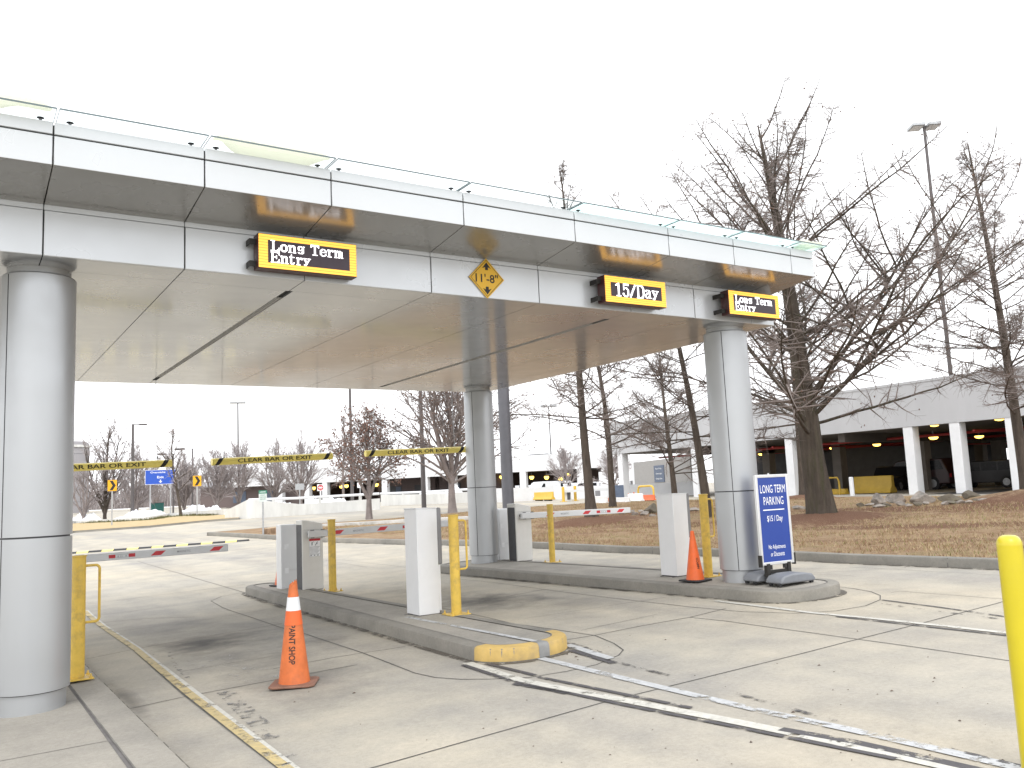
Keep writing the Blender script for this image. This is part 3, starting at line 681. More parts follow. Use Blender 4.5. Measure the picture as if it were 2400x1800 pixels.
# ------------------------------------------------------------------ signs on the canopy
F16 = {
'L': ["#####.....", "..##......", "..##......", "..##......", "..##......", "..##......", "..##......", "..##......", "..##......", "..##.....#", "..##.....#", "..##....##", "..##...###", "##########"],
'o': ["", "", "", "", "..####..", ".######.", "##....##", "##....##", "##....##", "##....##", "##....##", "##....##", ".######.", "..####.."],
'n': ["", "", "", "", "###.###..", "########.", ".###..##.", ".##...##.", ".##...##.", ".##...##.", ".##...##.", ".##...##.", ".##...##.", "####.####"],
'g': ["", "", "", "", "..####.##", ".##..###.", ".##...##.", ".##...##.", ".##..###.", "..######.", "......##.", "......##.", ".##..###.", "..#####.."],
'T': ["##########", "##########", "##..##..##", "#...##...#", "....##....", "....##....", "....##....", "....##....", "....##....", "....##....", "....##....", "....##....", "....##....", "..######.."],
'e': ["", "", "", "", "..####..", ".##..##.", "##....##", "##....##", "########", "##......", "##......", "##....##", ".##..##.", "..####.."],
'r': ["", "", "", "", "###.###", "#######", ".###..#", ".##....", ".##....", ".##....", ".##....", ".##....", ".##....", "#####.."],
'm': ["", "", "", "", "##.##.##...", "##########.", ".###.##.##.", ".##..##.##.", ".##..##.##.", ".##..##.##.", ".##..##.##.", ".##..##.##.", ".##..##.##.", "####.##.###"],
'E': ["##########", ".##.....##", ".##......#", ".##......#", ".##...#...", ".##...#...", ".######...", ".##...#...", ".##...#...", ".##......#", ".##......#", ".##.....##", ".##....###", "##########"],
't': ["", "..#....", "..#....", ".##....", "######.", ".##....", ".##....", ".##....", ".##....", ".##....", ".##....", ".##..#.", ".##.##.", "..###.."],
'y': ["", "", "", "", "####.####", ".##...##.", ".##...#..", "..##.##..", "..##.#...", "...###...", "...##....", "...##....", ".#.#.....", ".###....."],
'1': ["...##...", ".####...", "##.##...", "...##...", "...##...", "...##...", "...##...", "...##...", "...##...", "...##...", "...##...", "...##...", "...##...", ".######."],
'5': [".#######", ".#######", ".#......", ".#......", ".#####..", ".##..##.", ".#....##", "......##", "......##", "......##", "##....##", "##....##", ".##..##.", "..####.."],
'/': ["......##", "......##", ".....##.", ".....##.", "....##..", "....##..", "...##...", "...##...", "..##....", "..##....", ".##.....", ".##.....", "##......", "##......"],
'D': ["########..", ".##...###.", ".##....##.", ".##.....##", ".##.....##", ".##.....##", ".##.....##", ".##.....##", ".##.....##", ".##.....##", ".##.....##", ".##....##.", ".##...###.", "########.."],
'a': ["", "", "", "", ".#####..", "##...##.", ".....##.", "..#####.", ".##..##.", "##...##.", "##...##.", "##..###.", ".###.###", "........"],
' ': [""]*14}
def dots(mb, txt, x, z, y, px, pz, adv=1):
    for ch in txt:
        rows = F16[ch]; wd = max([len(r_) for r_ in rows]+[0]) or 5
        for j, row in enumerate(rows):
            i = 0
            while i < len(row):                          # runs of lit diodes
                if row[i] == '#':
                    k = i
                    while k < len(row) and row[k] == '#': k += 1
                    mb.add([(x+i*px, y, z-(j+1)*pz), (x+(k+.08)*px, y, z-(j+1)*pz), (x+(k+.08)*px, y, z-j*pz), (x+i*px, y, z-j*pz)], [(0, 1, 2, 3)]); i = k
                else: i += 1
        x += (wd+adv)*px
def led_sign(label, corners_px, yf, lines, sx, inner):
    P = [ONY(px, py, yf) for px, py in corners_px]
    x0 = (P[0].x+P[3].x)/2; x1 = (P[1].x+P[2].x)/2; z1 = (P[0].z+P[1].z)/2; z0 = (P[2].z+P[3].z)/2
    t = thing('led_sign', label, 'sign', ((x0+x1)/2, yf+.1, z0), 0, 'amber bordered message signs on the canopy')
    O = t.location; dpt = .15
    mb = MB(O); mb.bx((x0, yf, z0), (x1, yf+dpt, z1)); mb.build('case', M_ledcase, t, .006)
    mb = MB(O); bw, bh = inner; y = yf-.004
    X0, X1, Z0, Z1 = x0+bw, x1-bw*.82, z0+bh, z1-bh
    n = 15; gap = .0035                                   # amber border of lit rows
    def rows(xa, xb, za, zb):
        k = max(2, int((zb-za)/.026)); h = (zb-za)/k
        for i in range(k): mb.bx((xa, y, za+i*h+gap/2), (xb, y+.003, za+(i+1)*h-gap/2))
    e = .006
    rows(x0+e, x1-e, Z1, z1-e); rows(x0+e, x1-e, z0+e, Z0); rows(x0+e, X0, Z0, Z1); rows(X1, x1-e, Z0, Z1)
    mb.build('amber_border', M_ledor, t)
    mb = MB(O); mb.bx((X0, y, Z0), (X1, y+.002, Z1)); mb.build('screen', M_ledbk, t)
    for txt, u, v, px, pz in lines:
        mb = MB(O); dots(mb, txt, X0+u*(X1-X0), Z1-v*(Z1-Z0), y-.003, px*(X1-X0), pz*(Z1-Z0)); mb.build('letters', M_ledw, t)
    for zz in (z1-.075, z0+.055):
        for xa, xb in ((x0-.065, x0+.01), (x1-.01, x1+.012)):
            mb = MB(O); mb.bx((xa, yf+.07, zz-.03), (xb, yf+.078, zz+.03)); mb.bx((xa if xa < x0 else xb-.008, yf+.078, zz-.03), (xa+.008 if xa < x0 else xb, YI-.003, zz+.03)); mb.build('bracket', M_blk, t)
            mb = MB(O); mb.lathe([(.007, 0), (.007, .004), (.004, .007)], (0, 0, 0), 8)
    return t
LT = [('Long Term', .03, .0, 1/96, 1/29.5), ('Entry', .03, .515, 1/96, 1/29.5)]
led_sign('wide lit Long Term Entry message sign near the left canopy column', [(604.5, 545.5), (836, 573), (836, 651), (605, 626)], 8.33, LT, 1, (.098, .062))
led_sign('lit 15/Day message sign between the clearance diamond and the right column', [(1416, 644), (1559, 661), (1562, 721), (1419, 708)], 8.30, [('15/Day', .085, .02, 1/66, 1/14.6)], 1, (.095, .085))
led_sign('lit Long Term Entry message sign at the canopy end above the blue board', [(1706, 679), (1824, 693), (1827, 748), (1710, 736)], 8.28, LT, 1, (.095, .062))
# clearance diamond
dc = ONY(1141, 652.5, YI-.02); t = thing('clearance_sign', 'yellow diamond clearance sign reading 11\'-8" with up and down arrows on the canopy edge', 'sign', dc)
hw = .243
def dia(mb, c, h, y, th): mb.extr([(c.x-h, y, c.z), (c.x, y, c.z-h), (c.x+h, y, c.z), (c.x, y, c.z+h)], (0, th, 0))
mb = MB(dc); dia(mb, dc, hw, dc.y, .006); mb.build('sign_plate', M_ysign, t)
mb = MB(dc); y = dc.y-.002
for k in range(4):                                      # thin black border line
    a = [(hw-.018, hw-.026)]; s0, s1 = hw-.020, hw-.028
    q = [(-1, 0), (0, -1), (1, 0), (0, 1)]; p0, p1 = q[k], q[(k+1) % 4]
    mb.quad((dc.x+p0[0]*s0, y, dc.z+p0[1]*s0), (dc.x+p1[0]*s0, y, dc.z+p1[1]*s0), (dc.x+p1[0]*s1, y, dc.z+p1[1]*s1), (dc.x+p0[0]*s1, y, dc.z+p0[1]*s1))
mb.build('border_line', M_blk, t)
mb = MB(dc); put_text(mb, '11\'-8"', (dc.x, y, dc.z+.0), (1, 0, 0), (0, 0, 1), .31, .105, .012); mb.build('lettering', M_blk, t)
for sgn in (1, -1):
    mb = MB(dc); z0 = dc.z+sgn*.195
    mb.add([(dc.x, y, z0), (dc.x-.06, y, z0-sgn*.075), (dc.x-.02, y, z0-sgn*.06), (dc.x-.02, y, z0-sgn*.095), (dc.x+.02, y, z0-sgn*.095), (dc.x+.02, y, z0-sgn*.06), (dc.x+.06, y, z0-sgn*.075)], [tuple(range(7))]); mb.build('arrow', M_blk, t)

# ------------------------------------------------------------------ hanging clearance bars
def clear_bar(x0, x1, z0, z1, chains, label):
    y = 16.965; r_ = .068; c = Vector(((x0+x1)/2, y, (z0+z1)/2)); L = x1-x0; tilt = math.atan2(z1-z0, L)
    t = thing('clearance_bar', label, 'clearance bar', c, 0, 'yellow bars hung from the back of the canopy'); t.rotation_euler = (0, -tilt, 0)
    mb = MB(); n = 28; mb.smooth = True
    vs = [(-L/2+e*L, r_*math.cos(2*PI*j/n), r_*math.sin(2*PI*j/n)) for e in (0, 1) for j in range(n)]
    mb.add(vs, [(j, (j+1) % n, n+(j+1) % n, n+j) for j in range(n)]); mb.smooth = False
    mb.add([], [tuple(range(n-1, -1, -1)), tuple(range(n, 2*n))][:0]); mb.f += [tuple(range(n-1, -1, -1)), tuple(range(n, 2*n))]; mb.mi += [0, 0]; mb.sm += [False]*2
    pipe = mb.build('pipe', M_yelbar, t)
    def wrap(u, v, rr=r_+.0015): a = v/r_; return (u, -rr*math.cos(a), rr*math.sin(a))
    vs, fs = text_cut('CLEAR BAR OR EXIT', L*.615, .078, .016, 9)
    mb = MB(); mb.add([wrap(p.x+.005*L, p.y) for p in vs], fs); mb.build('lettering', M_blk, t)
    for s in (-1, 1):
        mb = MB(); xc = s*(L/2-.13); k = 12
        P = [(xc+(-.085 if i % 2 else 0), 0) for i in range(2)]
        vs = []; 
        for i in range(k+1):
            v = -.085+.17*i/k; off = (i/k-.5)*.11; vs += [wrap(xc+off-.042, v), wrap(xc+off+.042, v)]
        mb.add(vs, [(2*i, 2*i+1, 2*i+3, 2*i+2) for i in range(k)]); mb.build('stripe', M_blk, t)
    for cx in chains:
        mb = MB((c.x, y, c.z)); zb = z0+(z1-z0)*(cx-x0)/L+r_
        k = int((ZS-zb)/.045); p = []
        for i in range(k+1):
            z = zb+(ZS-zb)*i/k; dz = (ZS-zb)/k*.62
            if i < k:
                a = .008
                pts = [(cx+(a if i % 2 else 0), y+(0 if i % 2 else a), z), (cx+(a if i % 2 else 0), y+(0 if i % 2 else a), z+dz*1.5), (cx-(a if i % 2 else 0), y-(0 if i % 2 else a), z+dz*1.5), (cx-(a if i % 2 else 0), y-(0 if i % 2 else a), z), (cx+(a if i % 2 else 0), y+(0 if i % 2 else a), z)]
                mb.tube(pts, .0032, 4, False)
        mb.lathe([(.02, zb-.004), (.02, zb+.02), (.01, zb+.05)], (cx, y, 0), 8); mb.build('chain', M_galv, t)
    return t
clear_bar(1.02, 3.455, 2.325, 2.387, [1.25, 3.21], 'yellow CLEAR BAR OR EXIT bar partly hidden by the left column')
clear_bar(4.18, 6.585, 2.393, 2.467, [4.42, 6.335], 'yellow CLEAR BAR OR EXIT bar hanging over the middle lane, both ends in view')
clear_bar(7.32, 9.74, 2.507, 2.563, [7.55, 9.47], 'scuffed yellow CLEAR BAR OR EXIT bar ending behind the middle silver column')

# ------------------------------------------------------------------ bollards
def bollard(name, label, px, py, H, r_, handle=None, isl=.15, rz=0):
    P = G(px, py, isl); t = thing(name, label, 'bollard', P, rz, 'yellow steel bollards on the islands')
    mb = MB(); mb.lathe([(r_, .012), (r_, H-.012)], (0, 0, 0), 32); mb.build('post', M_yel, t)
    mb = MB(); mb.lathe([(r_+.007, H-.014), (r_+.007, H), (r_-.01, H+.004)], (0, 0, 0), 32); mb.build('cap', M_yel, t)
    mb = MB(); s = r_+.075; mb.bx((-s, -s, 0), (s, s, .014)); mb.build('base_plate', M_yel, t, .004)
    for a, b in ((-1, -1), (1, -1), (1, 1), (-1, 1)):
        mb = MB(); mb.lathe([(.018, .013), (.018, .028), (.010, .029), (.010, .05), (.006, .055)], (a*(s-.03), b*(s-.03), 0), 6, False); mb.build('anchor_bolt', M_yel, t)
    if handle:
        z0, z1, d = handle; mb = MB(); pts = [(r_-.01, 0, z1)]
        for k in range(6): a = PI/2*k/5; pts.append((r_+d-.04+.04*math.sin(a), 0, z1-.04+.04*math.cos(a)))
        for k in range(6): a = PI/2*k/5; pts.append((r_+d-.04+.04*math.cos(a), 0, z0+.04-.04*math.sin(a)))
        pts.append((r_-.01, 0, z0)); mb.tube(pts, .014, 10); mb.build('handle', M_yel, t)
    return t
bollard('bollard', 'chipped yellow bollard with a loop handle beside the left column', 181, 1591, 1.25, .068, (.56, 1.14, .13))
bollard('bollard', 'yellow bollard in front of the middle gate arm, without a handle', 780, 1386, 1.27, .068)
bollard('bollard', 'yellow bollard with a loop handle beside the middle ticket cabinet', 1070, 1440, 1.30, .068, (.58, 1.22, .12))
bollard('bollard', 'yellow bollard without a handle by the right gate housing', 1295, 1318, 1.18, .062)
bollard('bollard', 'yellow bollard with a loop handle behind the plain orange cone', 1661, 1351, 1.26, .068, (.60, 1.18, .12))
# plastic sleeved bollard at the right edge
P = AT(2424, 1790, 4.75); P = Vector((P.x, P.y, zg(P.x, P.y))); t = thing('sleeve_bollard', 'bright yellow plastic sleeved bollard at the right edge, nearest the viewer', 'bollard', P)
_top = AT(2372, 1258, 4.75).z-P.z
mb = MB(); r_ = .0655; mb.lathe([(r_, 0), (r_, _top-.055)], (0, 0, 0), 40); mb.build('sleeve', M_yelb, t); mb = MB(); mb.lathe([(r_+.0005, _top-.056)]+[(r_*math.cos(a)**.6 if a < 1.5 else .001, _top-.055+.055*math.sin(a)) for a in np.linspace(.05, PI/2, 10)], (0, 0, 0), 40); mb.build('domed_cap', M_yelb, t)
# pipe bracket behind the left column
P = Vector((1.06, 11.0, zg(1.06, 11)+.12)); t = thing('grey_guard_rail', 'grey bent steel rail end just behind the left column', 'guard rail', P)
mb = MB(); zt = ONY(160, 1247, 11.0).z-P.z
mb.tube([(-.25, 0, zt), (-.05, 0, zt), (.0, 0, zt-.02), (.02, 0, zt-.07), (.02, 0, 0)], .028, 12); mb.build('rail', M_pole, t)
mb = MB(); mb.bx((-.05, -.07, 0), (.09, .07, .01)); mb.build('base_plate', M_pole, t)

# ------------------------------------------------------------------ gate housings, arms, cabinets
def gate(label, x, y, boom=None, sticker=True, hz=1.2):
    z = zg(x, y)+.15; t = thing('barrier_gate', label, 'barrier gate', (x, y, z), 0, 'white barrier gates on the islands')
    w_, d_, H = .40, .34, hz; mb = MB()
    prof = [(0, 0), (w_, 0), (w_, H-.10), (w_-.01, H-.075), (.10, H-.004), (.07, H), (0, H)]
    mb.extr([(p[0], 0, p[1]+.012) for p in prof], (0, d_, 0)); mb.build('housing', M_gate, t, .012, 3)
    mb = MB(); mb.bx((-.004, .03, .02), (.006, d_-.03, H-.07)); mb.build('door_strip', M_dgrey, t)
    mb = MB(); mb.bx((.015, .02, 0), (w_-.015, d_-.02, .014)); mb.build('plinth', M_dgrey, t)
    mb = MB(); mb.bx((.03, -.0015, H-.17), (w_-.012, -.0003, H-.166)); mb.build('lid_seam', M_mgrey, t)
    if sticker:
        sx0, sx1, sz0, sz1 = .13, .345, H-.66, H-.33
        mb = MB(); mb.bx((sx0, -.003, sz0), (sx1, -.0005, sz1)); s = mb.build('warning_label', M_txtw, t)
        mb = MB(); mb.bx((sx0+.003, -.005, sz1-.045), (sx1-.003, -.0032, sz1-.003)); mb.build('red_header', M_redsign, s)
        mb = MB(); yy = -.0045
        mb.bx((sx0+.045, yy, sz1-.125), (sx0+.065, yy+.001, sz1-.07)); mb.tube([(sx0+.058, yy, sz1-.075), (sx0+.085, yy, sz1-.06), (sx0+.10, yy, sz1-.07)], .004, 5)
        mb.tube([(sx0+.115, yy, sz1-.13), (sx0+.135, yy, sz1-.10), (sx0+.15, yy, sz1-.075)], .007, 5); mb.tube([(sx0+.135, yy, sz1-.10), (sx0+.165, yy, sz1-.09)], .005, 5); mb.lathe([(.001, -.01), (.01, 0), (.001, .01)], (sx0+.162, yy, sz1-.068), 8)
        for k in range(7):
            zz = sz1-.155-.022*k; mb.bx((sx0+.012, yy, zz-.004), (sx1-.012-(k % 3)*.018, yy+.001, zz+.003))
        for k in range(3): mb.bx((sx0+.02+k*.065, yy, sz0+.012), (sx0+.05+k*.065, yy+.001, sz0+.03))
        for a, b, c_, d in ((sx0, sz0, sx1, sz0+.003), (sx0, sz0, sx0+.003, sz1), (sx1-.003, sz0, sx1, sz1)): mb.bx((a, yy, b), (c_, yy+.001, d))
        mb.build('print', M_txtg, s)
    if boom:
        L, za, tiltr, marks_ = boom; a0 = .08; y1 = -.06
        M_ = Matrix.Rotation(-tiltr, 3, 'Y')
        def pt(u, v, yy): q = M_ @ Vector((u, 0, v)); return (a0+q.x, yy, za+q.z)
        hh = .062
        mb = MB(); vs = [pt(u, v, yy) for u in (0, L) for yy in (y1-.07, y1) for v in (-hh, hh)]
        mb.add(vs, [(0, 1, 3, 2), (4, 6, 7, 5), (0, 4, 5, 1), (2, 3, 7, 6), (0, 2, 6, 4), (1, 5, 7, 3)]); b = mb.build('boom', M_armw, t, .01, 2)
        mb = MB()
        for u in (.05, .25): mb.add([pt(u+e, v, yy) for e in (0, .06) for yy in (y1-.06, y1-.02) for v in (hh, hh+.012)], [(0, 1, 3, 2), (4, 6, 7, 5), (0, 4, 5, 1), (2, 3, 7, 6), (0, 2, 6, 4), (1, 5, 7, 3)]); 
        for u in (.05, .25): mb.add([pt(u+e, v, yy) for e in (0, .06) for yy in (y1-.06, y1-.02) for v in (-hh-.012, -hh)], [(0, 1, 3, 2), (4, 6, 7, 5), (0, 4, 5, 1), (2, 3, 7, 6), (0, 2, 6, 4), (1, 5, 7, 3)])
        mb.build('clamp', M_dgrey, b)
        mb = MB(); mb.tube([(a0+.06, y1, za), (a0+.06, .01, za)], .045, 14); mb.build('hub', M_dgrey, b)
        yy = y1-.0715
        for kind, u in marks_:
            mb = MB()
            if kind == 'r': mb.add([pt(u, -.035, yy), pt(u+.16, -.035, yy), pt(u+.24, .035, yy), pt(u+.08, .035, yy)], [(0, 1, 2, 3)]); mb.build('red_stripe', M_red, b)
            elif kind == 'm': put_text(mb, 'MAGNETIC', pt(u, 0, yy), M_ @ Vector((1, 0, 0)), M_ @ Vector((0, 0, 1)), .22, .034, .004); mb.build('lettering', M_txtg, b)
            elif kind == 'w':
                for e in (0, .30): mb.add([pt(u+e, -.028, yy), pt(u+e+.10, -.028, yy), pt(u+e+.10, .028, yy), pt(u+e, .028, yy)], [(0, 1, 2, 3)])
                mb.build('red_block', M_redsign, b); mb = MB()
                mb.add([pt(u+.105, -.026, yy), pt(u+.295, -.026, yy), pt(u+.295, -.022, yy), pt(u+.105, -.022, yy)], [(0, 1, 2, 3)]); mb.add([pt(u+.105, .022, yy), pt(u+.295, .022, yy), pt(u+.295, .026, yy), pt(u+.105, .026, yy)], [(0, 1, 2, 3)])
                for e, ww in ((.13, .022), (.175, .012), (.198, .008), (.25, .022)): mb.add([pt(u+e, -.014, yy), pt(u+e+ww, -.014, yy), pt(u+e+ww*.5, .016, yy)], [(0, 1, 2)])
                mb.build('pictogram', M_txtg, b)
    return t
gy_ = 15.72
_a = ONY(205, 1310, gy_-.1); _b = ONY(534, 1285, gy_-.1)
zb_l = zg(1.1, gy_)+.15
gate('white barrier gate mostly hidden by the left column, boom across the left lane', 1.10, gy_, (_b.x-1.18, _b.z-.0-zb_l, .004, [('w', 1.03), ('r', 1.67), ('m', 2.2), ('r', 2.62)]), False, 1.19)
_a = ONY(732, 1252, gy_-.1); _b = ONY(1052, 1228, gy_-.1); xg = ONY(710, 1380, gy_).x; zbm = zg(xg, gy_)+.15
gate('white barrier gate with a red topped warning label on the middle island', xg, gy_, (_b.x-_a.x+.1, _a.z-zbm, .012, [('r', .45), ('m', .98), ('r', 1.35), ('w', 1.9), ('r', 2.42)]), True, 1.27)
_a = ONY(1243, 1208, gy_-.1); _b = ONY(1494, 1196, gy_-.1); xg2 = ONY(1213, 1310, gy_).x; zbr = zg(xg2, gy_)+.15
gate('white barrier gate on the right island, boom in front of the lawn', xg2, gy_, (_b.x-_a.x, _a.z-zbr+.0, -.008, [('r', .62), ('m', 1.13), ('r', 1.62), ('w', 2.02), ('r', 2.6)]), False, 1.22)

def ticket_cabinet(label, px, py, H):
    P = G(px, py, .15); t = thing('ticket_cabinet', label, 'ticket cabinet', P, 0, 'white ticket cabinets on the islands')
    w_, d_ = .31, .37
    mb = MB(); mb.bx((0, 0, .015), (w_, d_, H-.012)); mb.build('housing', M_cab, t, .006, 2)
    mb = MB(); mb.extr([(-.006, -.006, H-.012), (w_+.004, -.006, H-.012), (w_+.004, -.006, H+.0), (-.006, -.006, H+.004)], (0, d_+.012, 0)); mb.build('lid', M_cab, t, .004)
    mb = MB(); mb.bx((.01, .01, 0), (w_-.01, d_-.01, .016)); mb.build('plinth', M_dgrey, t)
    mb = MB(); mb.bx((w_+.002, .012, H*.46), (w_+.075, d_-.012, H-.004)); mb.build('reader_panel', M_mgrey, t, .022, 4)
    mb = MB(); mb.bx((w_+.002, .012, .05), (w_+.035, d_-.012, H*.455)); mb.build('door', M_cab, t, .004)
    for yy in (.04, d_-.06):
        mb = MB(); mb.bx((-.06, yy, -.002), (.0, yy+.02, .006)); mb.build('anchor_tab', M_dgrey, t)
    return t
ticket_cabinet('white ticket cabinet on the middle island beside the front yellow bollard', 983, 1446, 1.42)
ticket_cabinet('white ticket cabinet on the right island beside the plain orange cone', 1588, 1353, 1.30)
def elbox(label, x, y, H, w_=.46, d_=.30):
    t = thing('electrical_box', label, 'electrical box', (x, y, zg(x, y)+.15), 0, 'pale electrical boxes beside the gates')
    mb = MB(); mb.bx((0, 0, 0), (w_, d_, H)); mb.build('housing', M_cab, t, .012, 2)
    mb = MB(); mb.bx((.03, -.012, .36), (w_-.02, -.001, H-.02)); mb.build('door', M_cab, t, .004)
    mb = MB(); mb.bx((w_-.07, -.02, H*.55), (w_-.05, -.012, H*.66)); mb.build('latch', M_dgrey, t)
    for zz in (H*.25, H*.62):
        mb = MB(); mb.bx((.06, -.0145, zz), (.14, -.0125, zz+.10)); mb.build('notice', M_txtw, t)
xe = ONY(660, 1382, 16.35).x
elbox('pale grey electrical box left of the middle barrier gate', xe, 16.35, 1.21, .44)
xe2 = ONY(1171, 1310, 16.45).x
elbox('pale grey electrical box between the middle column and the right barrier gate', xe2, 16.45, 1.12, .42)

# ------------------------------------------------------------------ cones
def cone(label, P, H, rb, rt, base, body_m, base_m, rz, sleeve=None, txt=None, taz=0, broken=False, zt=.03):
    t = thing('traffic_cone', label, 'traffic cone', P, rz)
    def rad(z): return rb+(rt-rb)*(z-zt)/(H-zt)
    mb = MB(); prof = [(rad(z), z) for z in np.linspace(zt, H, 14)]
    if not broken: prof.append((rt*.72, H+.006))
    mb.lathe(prof, (0, 0, 0), 40)
    if broken:
        for i, v in enumerate(mb.v[-40*1:]):
            pass
        k = len(mb.v)-40
        for j in range(40):
            x, y, z = mb.v[k+j]; mb.v[k+j] = (x, y, z+.03*math.sin(j/40*2*PI+1)+.012*math.sin(j*1.7))
    mb.build('cone_body', body_m, t)
    mb = MB(); b = base/2; c_ = .10*base
    P8 = [(-b, -b+c_), (-b+c_, -b), (b-c_, -b), (b, -b+c_), (b, b-c_), (b-c_, b), (-b+c_, b), (-b, b-c_)] if broken else [(-b+.02, -b), (b-.02, -b), (b, -b+.02), (b, b-.02), (b-.02, b), (-b+.02, b), (-b, b-.02), (-b, -b+.02)]
    mb.prism(P8, .012, zt+.004); mb.build('cone_base', base_m, t, .008)
    mb = MB()
    for a in range(4):
        for s_ in (.35, .8): mb.box((math.cos(a*PI/2+.5)*b*s_, math.sin(a*PI/2+.5)*b*s_, .006), (.03, .03, .013))
    mb.build('base_foot', M_rubber, t)
    if sleeve:
        z0, z1 = sleeve; mb = MB(); mb.lathe([(rad(z0)+.003, z0), (rad(z1)+.003, z1)], (0, 0, 0), 40, True, False); mb.build('reflective_sleeve', M_reflw, t)
    if broken:
        mb = MB(); mb.lathe([(rad(H*.60)+.004, H*.595), (rad(H*.735)+.004, H*.735)], (0, 0, 0), 40, True, False); mb.build('worn_collar', M_orange, t)
    if txt:
        s_, w_, h_, zc, dr = txt; vs, fs = text_cut(s_, w_, h_, .02, 6); mb = MB(); out = []
        for p in vs:
            z = zc-p.x*dr; a = taz+p.y*dr/rad(z); rr = rad(z)+.002; out.append((rr*math.cos(a), rr*math.sin(a), z))
        mb.add(out, fs); mb.build('lettering', M_blk, t)
    return t
P = G(690, 1606); P.z = zg(P.x, P.y)
_H = .98
az = math.atan2(-P.y, -P.x)
cone('tall faded orange cone marked PAINT SHOP with a white sleeve and torn tip', P, _H, .152, .038, .44, M_orange2, M_conebase, az+PI/4+.62, (.665, .85), ('PAINT SHOP', .37, .062, .405, 1), -(PI/4+.62)-.16, True)
P = G(1630, 1363, .15); P.z = zg(P.x, P.y)+.15; az = math.atan2(-P.y, -P.x)
cone('plain bright orange cone with a black base on the right island', P, .74, .135, .026, .37, M_orange, M_rubber, az+PI/4+.12, None, ('AMPCO', .165, .04, .27, -1), -(PI/4+.12)+.55, False)
P = Vector((xe+.21, 17.0, 0)); P.z = zg(P.x, P.y)+.15
cone('orange cone half hidden behind the pale electrical box on the middle island', P, .72, .13, .026, .36, M_orange, M_rubber, .3)

# ------------------------------------------------------------------ blue board on a rolling base
Pb = G(1826, 1367, .15); Pb.z = zg(Pb.x, Pb.y)+.15
t = thing('sidewalk_sign', 'blue LONG TERM PARKING board in a silver frame on a grey rolling base', 'sign', Pb, R(-3))
ZB, HS, WS = .26, 1.24, .635
mb = MB()
bmh = [(-.33, .0), (-.30, .09), (-.22, .13), (-.08, .15), (-.05, .10), (.05, .10), (.08, .15), (.22, .13), (.30, .09), (.33, .0)]
for (ya, yb) in ((-.36, -.07), (.07, .36)):
    mb.extr([(x, ya, z+.015) for x, z in [(-.33, .02), (-.33, .07), (-.27, .12), (-.12, .145), (.12, .145), (.27, .12), (.33, .07), (.33, .02)]], (0, yb-ya, 0))
mb.extr([(-.10, -.07, .03), (-.10, -.07, .12), (.10, -.07, .12), (.10, -.07, .03)], (0, .14, 0))
bo = mb.build('rolling_base', M_gbase, t, .03, 4)
for ya in (-.30, -.14, .14, .30):
    for x in (-.30, .30):
        mb = MB(); mb.tube([(x, ya-.02, .03), (x, ya+.02, .03)], .028, 12); mb.build('wheel', M_rubber, bo)
mb = MB()
for x in (-.2, .2): mb.bx((x-.03, -.03, .10), (x+.03, .03, ZB+.02))
mb.bx((-.2, -.02, .15), (.2, .02, .19)); mb.tube([(-.14, 0, .2), (-.14, 0, ZB)], .03, 10); mb.tube([(.14, 0, .2), (.14, 0, ZB)], .03, 10)
mb.build('spring_mount', M_blk, t)
for s in (-1, 1):
    mb = MB(); mb.bx((s*(WS/2+.004)-.01, -.03, ZB-.02), (s*(WS/2+.004)+.012, .03, ZB+.14)); mb.build('side_clip', M_blk, t)
mb = MB(); fw = .042; x0, x1, z0, z1 = -WS/2, WS/2, ZB, ZB+HS
for a, b in (((x0, -.022, z0), (x0+fw, .022, z1)), ((x1-fw, -.022, z0), (x1, .022, z1)), ((x0+fw, -.021, z0), (x1-fw, .021, z0+fw)), ((x0+fw, -.021, z1-fw), (x1-fw, .021, z1))): mb.bx(a, b)
mb.build('frame', M_alu, t, .006, 2)
mb = MB(); mb.bx((x0+fw, -.012, z0+fw), (x1-fw, .012, z1-fw)); pn = mb.build('sign_face', M_blue, t)
y = -.0135
for txt, u, w_, h_, bold in (('LONG TERM', .20, .485, .112, .0), ('PARKING', .365, .385, .112, .0), ('$15 / Day', .62, .30, .105, .004), ('No Adjustments', 1.005, .325, .075, .004), ('or Discounts', 1.095, .265, .062, .004)):
    mb = MB(); put_text(mb, txt, (.008, y, z1-u), (1, 0, 0), (0, 0, 1), w_, h_, bold); mb.build('lettering', M_txtw, pn)
mb = MB(); mb.bx((-.205, y, z1-.497), (.205, y+.001, z1-.483)); mb.build('divider_line', M_txtw, pn)
mb = MB(); mb.lathe([(.012, z1), (.012, z1+.012), (.004, z1+.02)], (-.04, 0, 0), 8); mb.build('hook', M_alu, t)

# ------------------------------------------------------------------ speed hump behind the left gate
A_, B_ = G(150, 1299), G(583, 1267.5); t = thing('speed_hump', 'yellow and black striped rubber hump across the exit lane behind the left boom', 'speed hump', (A_+B_)/2)
d = (B_-A_); d.z = 0; L = d.length; d.normalize(); nn = Vector((-d.y, d.x, 0)); k = 0; u = 0
blkm, yelm = MB(t.location), MB(t.location)
while u < L:
    mbq = yelm if k % 2 else blkm; u1 = min(L, u+(.42 if k % 2 else .5)); secs = []
    prof = [(-.16, .0), (-.12, .035), (-.05, .058), (.05, .058), (.12, .035), (.16, 0)]
    vs = []
    for uu in (u, u1):
        q = A_+d*uu; z = zg(q.x, q.y); vs += [(q.x+nn.x*a, q.y+nn.y*a, z+b+.002) for a, b in prof]
    mbq.add(vs, [(i, i+1, 7+i, 6+i) for i in range(5)]+[tuple(range(5, -1, -1)), tuple(range(6, 12))]); u = u1; k += 1
blkm.build('black_section', M_rubber, t); yelm.build('yellow_section', M_yelbar, t)
